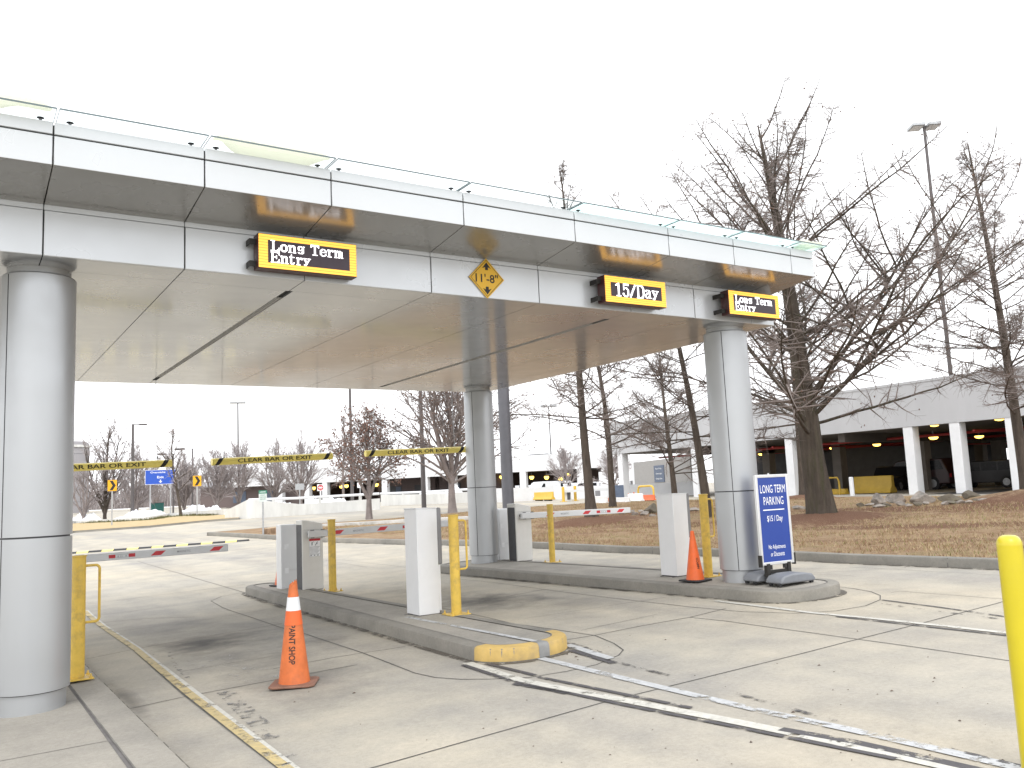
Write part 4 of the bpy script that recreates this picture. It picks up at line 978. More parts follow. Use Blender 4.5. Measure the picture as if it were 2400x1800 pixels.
mb = MB(); strips(mb, dens([A_+nn*.3, B_+nn*.3], 1), .12, .008); tag(mb.build('faded_red_line', paint('faded_red_paint', (.45, .22, .22), .58)), kind='structure')
# debris lumps on the road
# ------------------------------------------------------------------ background structures
def ZAB(P, px, py):
    d = ray(px, py); q = Vector((d.x, d.y)); t_ = (Vector((P[0], P[1]))-Vector((CAM_LOC.x, CAM_LOC.y))).dot(q)/q.dot(q); return CAM_LOC.z+d.z*t_
def ONX(px, py, x): d = ray(px, py); return CAM_LOC+d*(x/d.x)
def depth_of(P): return (Vector(P)-CAM_LOC).dot(CF)

# near wing of the parking garage
GXF = 38.2; gzf = zg(40, 22)+.02; gzc = 3.75; gzt = ONX(2180, 893, GXF).z
GAR = thing('parking_garage', 'wide white two level parking garage with open dark ground floor behind the lawn', 'parking garage', (GXF, 24, gzf))
gO = GAR.location
YA, YBk = -30, 47
mb = MB(gO); mb.bx((GXF, YA, gzc), (GXF+.35, YBk, gzt)); mb.bx((GXF, YBk-.35, gzc), (70, YBk, gzt)); mb.build('parapet', M_wparapn, GAR)
mb = MB(gO); mb.bx((GXF-.03, YA, gzt), (GXF+.40, YBk, gzt+.12)); mb.build('parapet_cap', M_wparapn, GAR)
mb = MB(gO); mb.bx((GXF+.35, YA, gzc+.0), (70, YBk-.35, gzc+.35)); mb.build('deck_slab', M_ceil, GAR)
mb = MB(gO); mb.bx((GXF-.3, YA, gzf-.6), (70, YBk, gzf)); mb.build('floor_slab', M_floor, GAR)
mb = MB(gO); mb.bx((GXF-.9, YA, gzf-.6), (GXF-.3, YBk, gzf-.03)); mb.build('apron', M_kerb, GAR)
for y in (19.55, 22.05, 24.35, 31.4, 38.6, 45.6, 10, 3):
    mb = MB(gO); mb.bx((GXF+.02, y-.24, gzf), (GXF+.56, y+.24, gzc)); mb.build('column', M_white, GAR, .02)
for x in (46, 54, 62):
    for y in (5, 12, 17.5, 23, 28.5, 34, 39.5, 44):
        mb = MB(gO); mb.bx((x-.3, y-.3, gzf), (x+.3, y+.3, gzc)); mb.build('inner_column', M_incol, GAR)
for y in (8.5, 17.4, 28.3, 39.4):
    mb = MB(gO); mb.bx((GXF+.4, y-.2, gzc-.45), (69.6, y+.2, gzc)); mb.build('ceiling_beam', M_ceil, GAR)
mb = MB(gO)
for x in (42.2, 50): mb.tube([(x, -20, gzc-.32), (x, 46, gzc-.32)], .07, 8)
for y in (21.5, 33): mb.tube([(GXF+.6, y, gzc-.40), (68, y, gzc-.40)], .05, 8)
mb.build('sprinkler_pipe', M_pipe, GAR)
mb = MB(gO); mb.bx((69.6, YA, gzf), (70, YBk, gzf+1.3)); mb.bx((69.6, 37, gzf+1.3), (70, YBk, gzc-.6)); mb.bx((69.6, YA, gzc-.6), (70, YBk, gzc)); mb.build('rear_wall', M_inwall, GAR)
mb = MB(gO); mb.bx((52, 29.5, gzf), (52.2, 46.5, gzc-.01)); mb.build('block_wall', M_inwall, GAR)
lamps = [(1785, 1065, 1), (1790, 1062, 0), (1747, 1102, 1), (1868, 1058, 1), (1953, 1051, 1), (1960, 1054, 1), (2055, 1043, 1), (2188, 1027, 1), (2190, 996, 1), (2206, 1041, 1), (2162, 1056, 1), (2295, 1024, 1), (2342, 982, 1), (2376, 1035, 1), (2075, 1074, 1)]
for px, py, k in lamps:
    if not k: continue
    zl = gzc-.42; d = ray(px, py); tt = (zl-1.6)/d.z; P = CAM_LOC+d*tt
    if P.x < GXF+.8: P = ONX(px, py, GXF+.8)
    if P.x > 66: P = ONX(px, py, 60)
    mb = MB(gO); mb.lathe([(.05, gzc-.02-P.z), (.05, .12), (.2, .1), (.22, .06)], (P.x, P.y, P.z), 14); la = mb.build('ceiling_lamp', M_mgrey, GAR)
    mb = MB(gO); mb.lathe([(.23, .055), (.23, .02), (.17, -.05), (.05, -.08)], (P.x, P.y, P.z), 14); mb.build('lamp_lens', M_lamp, la)

# far wing
F0, F1 = Vector((66, 77, 0)), Vector((33, 126, 0)); fd = (F1-F0).normalized(); fn = Vector((fd.y, -fd.x, 0)); fL = (F1-F0).length
fzg = 1.0; fzc = 3.8; fzt = 5.75
FW = thing('garage_wing', 'long white far wing of the parking garage with brown openings and amber lamps', 'parking garage', (48, 104, fzg)); fO = FW.location
def fbox(mb, s0, s1, d0, d1, z0, z1):
    mb.extr([F0+fd*s0+fn*d0+Vector((0, 0, z0)), F0+fd*s1+fn*d0+Vector((0, 0, z0)), F0+fd*s1+fn*d1+Vector((0, 0, z0)), F0+fd*s0+fn*d1+Vector((0, 0, z0))], (0, 0, z1-z0))
mb = MB(fO); fbox(mb, 0, fL, 0, .4, fzc, 4.55); fbox(mb, 0, fL, .06, .4, 4.56, fzt); mb.build('parapet', M_wparap, FW)
mb = MB(fO); fbox(mb, 0, fL, .4, 30, fzc, fzc+.3); mb.build('deck_slab', M_ceil, FW)
mb = MB(fO); fbox(mb, 0, fL, .05, 30, fzg-2, fzg); mb.build('floor_slab', M_floor, FW)
mb = MB(fO); fbox(mb, 8, fL, 13, 13.3, fzg, fzc); mb.build('back_wall', M_brick, FW)
for px in (1225, 1360, 1418, 1478, 1138, 1060, 995, 900, 760, 718, 655):
    d = ray(px, 1125); hh = Vector((d.x, d.y, 0)); 
    a = np.linalg.solve(np.array([[hh.x, -fd.x], [hh.y, -fd.y]]), np.array([F0.x-CAM_LOC.x, F0.y-CAM_LOC.y])); s = a[1]
    if 0 < s < fL: mb = MB(fO); fbox(mb, s-.4, s+.4, .05, .75, fzg, fzc); mb.build('column', M_white, FW)
for px in (1075, 930):
    d = ray(px, 1125); a = np.linalg.solve(np.array([[d.x, -fd.x], [d.y, -fd.y]]), np.array([F0.x-CAM_LOC.x, F0.y-CAM_LOC.y])); s = a[1]
    mb = MB(fO); fbox(mb, s-3.5, s+6, 5, 5.3, fzg, fzc); mb.build('brick_wall', M_brick, FW)
    for u in (-1.8, 2.2):
        mb = MB(fO); fbox(mb, s+u, s+u+2.0, 4.93, 4.99, fzg+.5, fzg+1.9); w_ = mb.build('window', M_dgrey, FW)
        mb = MB(fO); fbox(mb, s+u+.15, s+u+.9, 4.9, 4.925, fzg+.6, fzg+1.8); mb.build('pane', M_slate, w_)
for px, py in ((1176, 1118), (1246, 1119), (1281, 1119), (1314, 1122), (1331, 1113), (1465, 1109), (1480, 1112), (675, 1145), (735, 1144), (800, 1140), (812, 1139), (882, 1136), (1102, 1120)):
    zl = fzc-.5; d = ray(px, py); a = np.linalg.solve(np.array([[d.x, -fd.x], [d.y, -fd.y]]), np.array([F0.x-CAM_LOC.x, F0.y-CAM_LOC.y])); tt = a[0]*1.05; P = CAM_LOC+d*tt
    if not fzg < P.z < fzc: P.z = zl
    mb = MB(fO); mb.lathe([(.06, fzc-P.z), (.06, .2), (.24, .16)], P, 10); la = mb.build('ceiling_lamp', M_mgrey, FW)
    mb = MB(fO); mb.lathe([(.26, .16), (.30, 0), (.2, -.2), (.05, -.26)], P, 10); mb.build('lamp_lens', M_lamp, la)
# low dark roofed building further left
q0, q1 = AT(470, 1150, 128), AT(700, 1140, 120); dd = Vector((q1.x-q0.x, q1.y-q0.y, 0)); LL = dd.length; ang = math.atan2(dd.y, dd.x); zb = 1.0
LB = thing('low_building', 'low brown building with a grey roof edge behind the vase shaped trees', 'building', (q0.x, q0.y, zb), ang)
mb = MB(); mb.bx((0, 0, 0), (LL, 14, 3.0)); mb.build('wall', M_brick, LB)
mb = MB(); mb.bx((-.6, -.9, 3.0), (LL+.2, 14.5, 3.15)); mb.add([(-.6, -.9, 3.15), (LL+.2, -.9, 3.15), (LL-1, 6, 4.6), (1, 6, 4.6), (-.6, 14.5, 3.15), (LL+.2, 14.5, 3.15)], [(0, 1, 2, 3), (4, 3, 2, 5), (0, 3, 4), (1, 5, 2)]); mb.build('roof', M_mgrey, LB)
for u in (.35, .62): mb = MB(); mb.bx((LL*u, -.06, .6), (LL*u+2.4, -.005, 2.2)); mb.build('window', M_slate, LB)
# grey round tower at far left
P = AT(160, 1150, 190); r_ = 44*190/2029; t = thing('round_tower', 'grey round tower block standing far off beside the left column', 'tower', (P.x, P.y, 1.0))
zt = AT(190, 1043, 190).z-1
mb = MB(); mb.lathe([(r_, 0), (r_, zt), (r_-.4, zt+.7), (r_-1, zt+.9)], (0, 0, 0), 48); mb.build('wall', mat('grey_tower_cladding', (.27, .26, .27), .7, 0, .06, .5), t)
for zz in np.arange(2.4, zt-1, 2.6): mb = MB(); mb.lathe([(r_+.03, zz), (r_+.03, zz+.12)], (0, 0, 0), 48, True, False); mb.build('storey_band', M_mgrey, t)
mb = MB(); mb.lathe([(r_+.25, zt-.5), (r_+.25, zt), (r_-.2, zt+.05)], (0, 0, 0), 48); mb.build('cornice', M_wallc, t)

# ------------------------------------------------------------------ walls
def wall(name, label, base_px, tops, th, matl, capm=None, group=None, off=0., panels=0):
    Pb = [G(*p) for p in base_px]; t = thing(name, label, 'wall', Pb[0], 0, group); O = t.location; n = len(Pb)
    mb = MB(O); zt = [ZAB(P, p[0], ty) for P, p, ty in zip(Pb, base_px, tops)]
    for i in range(n-1):
        a, b = Pb[i], Pb[i+1]; d = Vector((b.x-a.x, b.y-a.y, 0)).normalized(); nn = Vector((d.y, -d.x, 0))
        if nn.dot(Vector((a.x, a.y, 0))) < 0: nn = -nn
        nn *= th
        vs = [(a.x, a.y, a.z-.4), (b.x, b.y, b.z-.4), (b.x, b.y, zt[i+1]), (a.x, a.y, zt[i])]; vb = [tuple(Vector(v)+nn) for v in vs]
        mb.add(vs+vb, [(0, 1, 2, 3), (7, 6, 5, 4), (3, 2, 6, 7), (0, 4, 5, 1), (1, 5, 6, 2), (0, 3, 7, 4)])
    mb.build('wall_body', matl, t)
    if panels:
        mb = MB(O)
        for i in range(n-1):
            a, b = Pb[i], Pb[i+1]; L = (b-a).length; d = (b-a).normalized(); nn = Vector((d.y, -d.x, 0)).normalized()
            if nn.dot(Vector((a.x, a.y, 0))) < 0: nn = -nn
            k = int(L/panels)
            for j in range(1, k+1):
                q = a.lerp(b, j/(k+1)); z1 = zt[i]+(zt[i+1]-zt[i])*j/(k+1)
                mb.extr([q-nn*.006-d*.02-Vector((0, 0, .3)), q-nn*.006+d*.02-Vector((0, 0, .3)), q+nn*.01+d*.02-Vector((0, 0, .3)), q+nn*.01-d*.02-Vector((0, 0, .3))], (0, 0, z1-q.z+.29))
        mb.build('panel_joint', M_mgrey, t)
    return t, Pb, zt, O
t, Pb, zt, O = wall('rail_wall', 'long white concrete wall with a pipe rail and a sloping left end behind the road', [(527, 1218), (583, 1216), (700, 1208), (800, 1201), (890, 1195)], [1198, 1170, 1181.5, 1175, 1168], .3, M_wallc, None, None, 0, 4)
# the sloped end ramps up to a pier, the rest is lower and carries the rail
mb = MB(O); pier = Pb[1]; zr = ZAB(Pb[2], 700, 1167.5)-Pb[2].z
for a, b, za, zb_ in zip(Pb[1:-1], Pb[2:], zt[1:], zt[2:]):
    pass
def rail(t, O, Pl, off, r_, name, posts=2.4, ztop=None, ins=.15):
    mb = MB(O); pts = [Vector((p.x, p.y, z)) for p, z in zip(Pl, ztop)]; pts = [p+Vector((p.x, p.y, 0)).normalized()*ins for p in pts]
    mb.tube(pts, r_, 10); mb.build(name, M_white, t)
    for a, b in zip(pts[:-1], pts[1:]):
        k = max(1, int((b-a).length/posts))
        for j in range(k):
            q = a.lerp(b, (j+.5)/k); mb = MB(O); mb.bx((q.x-.09, q.y-.05, q.z-.55), (q.x+.09, q.y+.05, q.z-r_*.4)); mb.build('rail_post', M_wallc, t)
rl = [(583, 1171.5), (700, 1167.5), (800, 1162), (890, 1157)]
rail(t, O, Pb[1:], 0, .085, 'rail', 3.2, [ZAB(P, *p) for P, p in zip(Pb[1:], rl)])
t, Pb, zt, O = wall('rail_wall', 'shorter white concrete wall with a pipe rail, right of the rust coloured tree', [(893, 1186), (1000, 1182), (1112, 1178)], [1160, 1158, 1152], .3, M_wallc, None, None, 0, 5)
rail(t, O, Pb, 0, .085, 'rail', 3.2, [ZAB(P, *p) for P, p in zip(Pb, [(893, 1157), (1000, 1153), (1112, 1146)])])
t, Pb, zt, O = wall('low_wall', 'low grey retaining wall below the snow heaps at the left', [(120, 1236), (176, 1229), (262, 1225), (352, 1220), (395, 1212.5), (440, 1210), (525, 1210)], [1226, 1220.5, 1216, 1211, 1203.5, 1199, 1193], .25, M_wallc)
Pbl = Pb; ztl = zt
t, Pb, zt, O = wall('white_wall', 'long white painted wall in front of the far garage wing', [(1113, 1182), (1162, 1178), (1300, 1171), (1450, 1166), (1640, 1160)], [1149, 1144.5, 1141, 1137, 1127], .3, M_white, None, None, 0, 9)
WW = Pb; WZ = zt
for px, py in ((1184, 1139), (1213, 1140), (1244, 1139), (1303, 1136), (1327, 1136), (1406, 1132), (1468, 1128), (1481, 1128)):
    u = None
    for a, b, (pa, _), (pb, _2) in zip(WW[:-1], WW[1:], [(1113, 0), (1162, 0), (1300, 0), (1450, 0)], [(1162, 0), (1300, 0), (1450, 0), (1640, 0)]):
        if pa <= px <= pb: u = a.lerp(b, (px-pa)/(pb-pa))
    u = u+Vector((u.x, u.y, 0)).normalized()*.5; zt_ = ZAB(u, px, py)
    p_ = thing('marker_post', 'stubby white post standing behind the long white wall', 'post', u, 0, 'white posts behind the white wall')
    mb = MB(); mb.bx((-.11, -.11, -.2), (.11, .11, zt_-u.z)); mb.build('post', M_white, p_, .01); mb = MB(); mb.bx((-.13, -.13, zt_-u.z), (.13, .13, zt_-u.z+.05)); mb.build('cap', M_snow, p_, .02)
# planter wall in the island lawn
t, Pb, zt, O = wall('planter_wall', 'long low weathered white kerb wall behind the middle boom', [(640, 1243), (758, 1241), (850, 1238), (946, 1233), (1100, 1226)], [1235, 1228.5, 1224, 1218, 1211], .9, mat('weathered_white_kerb', (.55, .55, .53), .9, 0, .15, 2, dirt=.6, dirtc=(.2, .19, .17)))
# stone panel wall with a slate blue board
P0, P1 = AT(1489, 1150, 76), AT(1622, 1140, 64)
t = thing('stone_wall', 'grey stone clad wall panel left of a white garage column', 'wall', (P0.x, P0.y, .7)); O = t.location
z1 = ZAB(P0, 1489, 1084); d = Vector((P1.x-P0.x, P1.y-P0.y, 0)); nn = Vector((d.y, -d.x, 0)).normalized()
if nn.dot(P0) < 0: nn = -nn
mb = MB(O); mb.extr([(P0.x, P0.y, .5), (P1.x, P1.y, .5), (P1.x+nn.x*.4, P1.y+nn.y*.4, .5), (P0.x+nn.x*.4, P0.y+nn.y*.4, .5)], (0, 0, z1-.5)); mb.build('wall_body', M_stone, t)
mb = MB(O); e = d.normalized(); mb.extr([P0-e*.6+Vector((0, 0, .5-P0.z)), P0-e*.02+Vector((0, 0, .5-P0.z)), P0-e*.02+nn*.4+Vector((0, 0, .5-P0.z)), P0-e*.6+nn*.4+Vector((0, 0, .5-P0.z))], (0, 0, z1-.3)); mb.build('white_pier', M_white, t)
b0, b1 = P0.lerp(P1, .40), P0.lerp(P1, .575); zt_, zb_ = ZAB(b0, 1540, 1091.5), ZAB(b0, 1545, 1130)
s = thing('wall_sign', 'slate blue board with faint white lines of lettering on the stone wall', 'sign', (b0.x, b0.y, zb_)); mb = MB(s.location)
mb.extr([(b0.x-nn.x*.06, b0.y-nn.y*.06, zb_), (b1.x-nn.x*.06, b1.y-nn.y*.06, zb_), (b1.x-nn.x*.01, b1.y-nn.y*.01, zb_), (b0.x-nn.x*.01, b0.y-nn.y*.01, zb_)], (0, 0, zt_-zb_)); pn = mb.build('sign_face', M_slate, s)
cx = (b0+b1)/2-nn*.068; Wd = (b1-b0).length; Hh = zt_-zb_
for k, tx in enumerate(('Exit Only', 'Overnight', 'Garage Exit')): mb = MB(s.location); put_text(mb, tx, (cx.x, cx.y, zt_-Hh*(.2+.3*k)), e, (0, 0, 1), Wd*.62, Hh*.11, .01); mb.build('lettering', M_txtw, pn)
# snow heaps
def heap(name, label, pts, h, dpt, seed):
    n = len(pts); rr = random.Random(seed); mb = MB(pts[0]); mb.smooth = True; vs = []; prof = [(-.5, 0), (-.42, .45), (-.25, .85), (0, 1), (.25, .8), (.42, .4), (.5, 0)]
    for i, p in enumerate(pts):
        v = Vector((p.x, p.y, 0)).normalized(); e = min(1, 3*i/(n-1), 3*(n-1-i)/(n-1))**.6
        for a, b in prof: vs.append(p+v*(a*dpt+dpt*.5)+Vector((0, 0, b*h[i]*e*rr.uniform(.85, 1.12)-.1+rr.uniform(-.03, .03))))
    m_ = len(prof); mb.add(vs, [(i*m_+j, i*m_+j+1, (i+1)*m_+j+1, (i+1)*m_+j) for i in range(n-1) for j in range(m_-1)])
    o = mb.build(name, M_snow); o.location = mb.o; tag(o, label, 'snow', 'snow heaps behind the walls'); return o
def snow_run(label, seq, seed, dpt=2.0, back=.4):
    pts, h = [], []
    for px, pyb, pyt in seq:
        P = G(px, pyb); P = P+Vector((P.x, P.y, 0)).normalized()*back; pts.append(P); h.append(max(.05, ZAB(P, px, pyt)-P.z+.1))
    P2, h2 = [], []
    for a, b, c_, d in zip(pts[:-1], pts[1:], h[:-1], h[1:]):
        for k in range(4): P2.append(a.lerp(b, k/4)); h2.append(c_+(d-c_)*(k/4))
    return heap('snow_heap', label, P2+[pts[-1]], h2+[h[-1]], dpt, seed)
snow_run('ragged snow heap on the low wall right beside the left column', [(150, 1230, 1208), (176, 1228, 1204), (187, 1227.5, 1203), (205, 1226.5, 1206), (219, 1225.5, 1203.5), (235, 1225, 1207), (250, 1224.5, 1216)], 1, 4)
snow_run('pointed snow heap on the low wall between the chevron signs', [(246, 1224, 1213), (262, 1223.5, 1209), (290, 1222, 1205), (310, 1221, 1198), (328, 1220, 1193), (350, 1218.5, 1198), (378, 1214, 1192), (388, 1212.5, 1194), (396, 1211.5, 1200)], 2, 4)
snow_run('steep snow heap on the low wall at the right chevron sign', [(390, 1212, 1200), (412, 1210.5, 1196), (432, 1209.5, 1193), (458, 1209, 1182), (478, 1209, 1186), (490, 1209, 1190), (508, 1209, 1181), (520, 1209, 1181), (536, 1209, 1189)], 3, 4)
snow_run('sagging snow heap seen under the rail of the long wall', [(592, 1212, 1178), (612, 1211, 1183), (650, 1209, 1172), (672, 1207, 1181), (690, 1206, 1174), (716, 1204, 1168)], 4, 2, 1.2)
snow_run('tall slanting snow heap poking above the rail of the long wall', [(700, 1205, 1176), (712, 1204, 1166), (733, 1203, 1154), (738, 1203, 1172), (765, 1201, 1171), (790, 1200, 1166), (812, 1199, 1152), (818, 1199, 1168)], 5, 2, 1.6)
snow_run('peaked snow heap behind the shorter rail wall', [(975, 1178, 1140), (985, 1178, 1143), (1010, 1177, 1152), (1050, 1176, 1150), (1072, 1176, 1133), (1085, 1175, 1142), (1110, 1175, 1148)], 6, 2, 1.2)

# ------------------------------------------------------------------ road signs
def post_sign(name, label, base, top, w_, h_, face, draw=None, pw=.03, postm=M_galv, cat='sign', two=False, group=None, depth=None, faceaz=None):
    P = G(*base) if depth is None else AT(base[0], base[1], depth)
    if depth is not None: P.z = min(P.z, zg(P.x, P.y)+.3)
    zt = ZAB(P, *top); az = math.atan2(P.x, P.y) if faceaz is None else faceaz; t = thing(name, label, cat, P, -az, group)
    H = zt-P.z; xs = (-w_*.33, w_*.33) if two else (0,)
    for x in xs: mb = MB(); mb.bx((x-pw, .012, -.3), (x+pw, .012+pw*1.6, H-h_*.1)); mb.build('post', postm, t)
    mb = MB(); mb.bx((-w_/2, -.004, H-h_), (w_/2, .01, H)); f = mb.build('sign_plate', face, t, .0)
    if draw: draw(f, t, H)
    return t
def chev(f, t, H):
    mb = MB(); w_, h_ = .61, .76; y = -.008; c = H-h_/2
    mb.add([(-.17, y, c+.33), (.03, y, c+.33), (.22, y, c), (.03, y, c-.33), (-.17, y, c-.33), (.02, y, c)], [(0, 5, 2, 1), (5, 4, 3, 2)]); mb.build('chevron', M_blk, f)
P1_ = G(262, 1235); s1 = depth_of(P1_)/2029
k1_ = 25.8*s1/.76
def chev_s(sc):
    def fn(f, t, H):
        mb = MB(); h_ = .76*sc; y = -.008; c = H-h_/2
        mb.add([(-.17*sc, y, c+.33*sc), (.03*sc, y, c+.33*sc), (.22*sc, y, c), (.03*sc, y, c-.33*sc), (-.17*sc, y, c-.33*sc), (.02*sc, y, c)], [(0, 5, 2, 1), (5, 4, 3, 2)]); mb.build('chevron', M_blk, f)
    return fn
post_sign('chevron_sign', 'yellow chevron sign nearer the left column, lower of the two', (262, 1235), (263, 1125), .61*k1_*.95, .76*k1_, M_osign, chev_s(k1_), .05*k1_, M_galv)
P2_ = G(462, 1212); k2_ = 24.4*depth_of(P2_)/2029/.76
post_sign('chevron_sign', 'yellow chevron sign right of the blue exit board, higher of the two', (462, 1212), (461.5, 1115), .61*k2_*.95, .76*k2_, M_osign, chev_s(k2_), .05*k2_, M_galv)
def blue(f, t, H):
    mb = MB(); y = -.007
    put_text(mb, 'Overnight', (-.22, y, H-.32*kb), (1, 0, 0), (0, 0, 1), 1.65*kb, .27*kb, .02); mb.build('lettering', M_txtw, f); mb = MB(); put_text(mb, 'Exit', (-.0, y, H-.86*kb), (1, 0, 0), (0, 0, 1),   .72*kb, .27*kb, .02); mb.build('lettering', M_txtw, f); mb = MB()
    c = H-1.34*kb; mb.add([(-.05*kb, y, c+.18*kb), (.05*kb, y, c+.18*kb), (.05*kb, y, c), (.2*kb, y, c), (0, y, c-.2*kb), (-.2*kb, y, c), (-.05*kb, y, c)], [tuple(range(7))]); mb.build('arrow', M_txtw, f)
    mb = MB(); w_, h_ = 3.35*kb, 1.70*kb; e = .03
    for a, b in (((-w_/2, H-e), (w_/2, H)), ((-w_/2, H-h_), (w_/2, H-h_+e)), ((-w_/2, H-h_), (-w_/2+e, H)), ((w_/2-e, H-h_), (w_/2, H))): mb.bx((a[0], y, a[1]), (b[0], y+.001, b[1]))
    mb.build('border_line', M_txtw, f)
kb = 1.0; db = 80; kb = 34*db/2029/1.70
post_sign('exit_sign', 'blue board lettered Overnight Exit with a down arrow beyond the thin tree', (376, 1170), (376, 1101), 3.35*kb, 1.70*kb, M_blue2, blue, .06, M_galv, 'sign', True, None, db)
dg_ = depth_of(G(617, 1261)); kg = dg_/2029
def green(f, t, H):
    w_, h_ = 18.5*kg, 27*kg; mb = MB(); mb.bx((-w_/2, -.007, H-h_*.29), (w_/2, -.0045, H)); mb.build('green_header', M_green, f)
    mb = MB(); put_text(mb, 'A ENTRY', (0, -.009, H-h_*.15), (1, 0, 0), (0, 0, 1), w_*.75, h_*.13, .01); mb.build('header_lettering', M_txtw, f)
    for k, tx in enumerate(('FOR SHORT', 'TERM PARKING', 'KEEP LEFT')): mb = MB(); put_text(mb, tx, (0, -.007, H-h_*(.42+.17*k)), (1, 0, 0), (0, 0, 1), w_*(.6, .8, .7)[k], h_*.085, .01); mb.build('lettering', M_green, f)
post_sign('parking_sign', 'small white sign with a green top on a galvanised post by the stump', (617, 1261), (620, 1149), 18.5*kg, 27*kg, mat('pale_sign_face', (.62, .68, .66), .5), green, .035, M_galv)
dd_ = 84; kd = dd_/2029
def dne(f, t, H):
    w_ = 15.5*kd; c = H-w_/2; n = 28; mb = MB(); mb.add([(w_*.44*math.cos(2*PI*i/n), -.007, c+w_*.44*math.sin(2*PI*i/n)) for i in range(n)], [tuple(range(n))]); d_ = mb.build('red_disc', M_redsign, f)
    mb = MB(); mb.bx((-w_*.33, -.010, c-w_*.06), (w_*.33, -.008, c+w_*.06)); mb.build('white_bar', M_txtw, d_); mb = MB(); put_text(mb, 'DO NOT', (0, -.009, c+w_*.2), (1, 0, 0), (0, 0, 1), w_*.5, w_*.14, .02); mb.build('lettering', M_txtw, d_); mb = MB(); put_text(mb, 'ENTER', (0, -.009, c-w_*.2), (1, 0, 0), (0, 0, 1), w_*.42, w_*.14, .02); mb.build('lettering', M_txtw, d_)
post_sign('do_not_enter_sign', 'square white and red DO NOT ENTER sign behind the rail', (752, 1190), (751, 1135), 15.5*kd, 15.5*kd, M_txtw, dne, .07, M_white, 'sign', False, None, dd_)
post_sign('blank_sign', 'plain pale back of a wide sign left of the DO NOT ENTER sign', (703, 1190), (702, 1133.5), 20*kd, 14.5*kd, M_galv, None, .05, M_galv, 'sign', False, None, dd_)
def yld(f, t, H):
    w_ = 13*kd; mb = MB(); mb.add([(-w_*.3, -.007, H-.1*w_), (w_*.3, -.007, H-.1*w_), (0, -.007, H-w_*.62)], [(0, 1, 2)]); mb.build('red_triangle', M_redsign, f)
post_sign('yield_sign', 'small white and red sign half hidden by the rust coloured tree', (845, 1188), (846, 1131), 13*kd, 12*kd, M_txtw, yld, .05, M_galv, 'sign', False, None, dd_)

# ------------------------------------------------------------------ light poles
def light_pole(label, base, top, r_, head='single', side=1, depth=None, zbase=None, hs=1.0):
    P = G(*base) if depth is None else AT(base[0], base[1], depth)
    if depth is not None and zbase is None: P.z = zg(P.x, P.y)
    if zbase is not None: P.z = zbase
    H = ZAB(P, *top)-P.z; az = math.atan2(P.x, P.y); t = thing('light_pole', label, 'light pole', P, -az)
    mb = MB(); mb.tube([(0, 0, -.2), (0, 0, H*.5), (0, 0, H)], [r_, r_*.85, r_*.65], 10); mb.build('pole', M_polel, t)
    if head == 'single':
        mb = MB(); mb.bx((-.03 if side > 0 else -.9*hs, -.05, H-.10), (.9*hs if side > 0 else .03, .05, H-.02)); a = mb.build('arm', M_polel, t)
        mb = MB(); x = side*1.0*hs; mb.box((x, 0, H-.05), (.8*hs, .45*hs, .16*hs)); mb.build('lamp_head', M_polel, a, .03)
    elif head == 'double':
        mb = MB(); mb.bx((-.5*hs, -.05, H-.08), (.5*hs, .05, H)); a = mb.build('arm', M_polel, t)
        for s in (-1, 1):
            mb = MB(); mb.box((s*.60*hs, 0, H-.02), (.95*hs, 1.25*hs, .26*hs)); h_ = mb.build('lamp_head', M_galv, a, .03)
            mb = MB(); mb.box((s*.60*hs, 0, H-.16*hs), (.75*hs, 1.0*hs, .02)); mb.build('lens', M_txtw, h_)
    return t
Pg = ONX(2229, 884, GXF+3.0)
lp = light_pole('tall light pole with two box heads rising from the garage roof', (2229, 884), (2158, 297), .105, 'double', 1, depth_of(Pg), 4.1, .66)
lp.rotation_euler.z += R(24)
light_pole('light pole with a short right arm behind the tall bare tree at the left', (310, 1190), (310, 994), .16, 'single', 1, 78, None, .85)
light_pole('short arm light pole just right of the first yellow bar end', (406, 1190), (406, 1063), .11, 'single', -1, 105, None, 1.3)
light_pole('left armed light pole above the right chevron sign', (451, 1185), (451, 1051), .12, 'single', -1, 100, None, 1.4)
light_pole('double headed light pole left of the middle clearance bar', (559, 1180), (557, 943), .13, 'double', 1, 110, None, .9)
light_pole('dark light pole rising behind the rust coloured tree', (826, 1180), (815, 820), .14, 'single', -1, 70, None, 1)
light_pole('thick grey light pole behind the middle ticket cabinet', (994, 1190), (984, 780), .15, 'single', 1, 52, None, 1)
light_pole('thin light pole with a flat head on the far garage roof', (1292, 1075), (1284, 951), .10, 'double', 1, 112, 4.2, 1.0)
# thick dark pole behind the canopy
P = AT(1196, 1288, 22.6); P.z = zg(P.x, P.y)+.13; t = thing('steel_post', 'thick dark grey steel post behind the middle silver column', 'post', P)
mb = MB(); mb.lathe([(.155, 0), (.155, 6.6)], (0, 0, 0), 28); mb.build('pole', M_pole, t)
mb = MB(); mb.lathe([(.30, 0), (.30, .04), (.2, .05), (.17, .12)], (0, 0, 0), 24); mb.build('base_flange', M_pole, t)
mb = MB(); mb.lathe([(.16, 6.6), (.165, 6.66), (.05, 6.7)], (0, 0, 0), 20); mb.build('cap', M_pole, t)

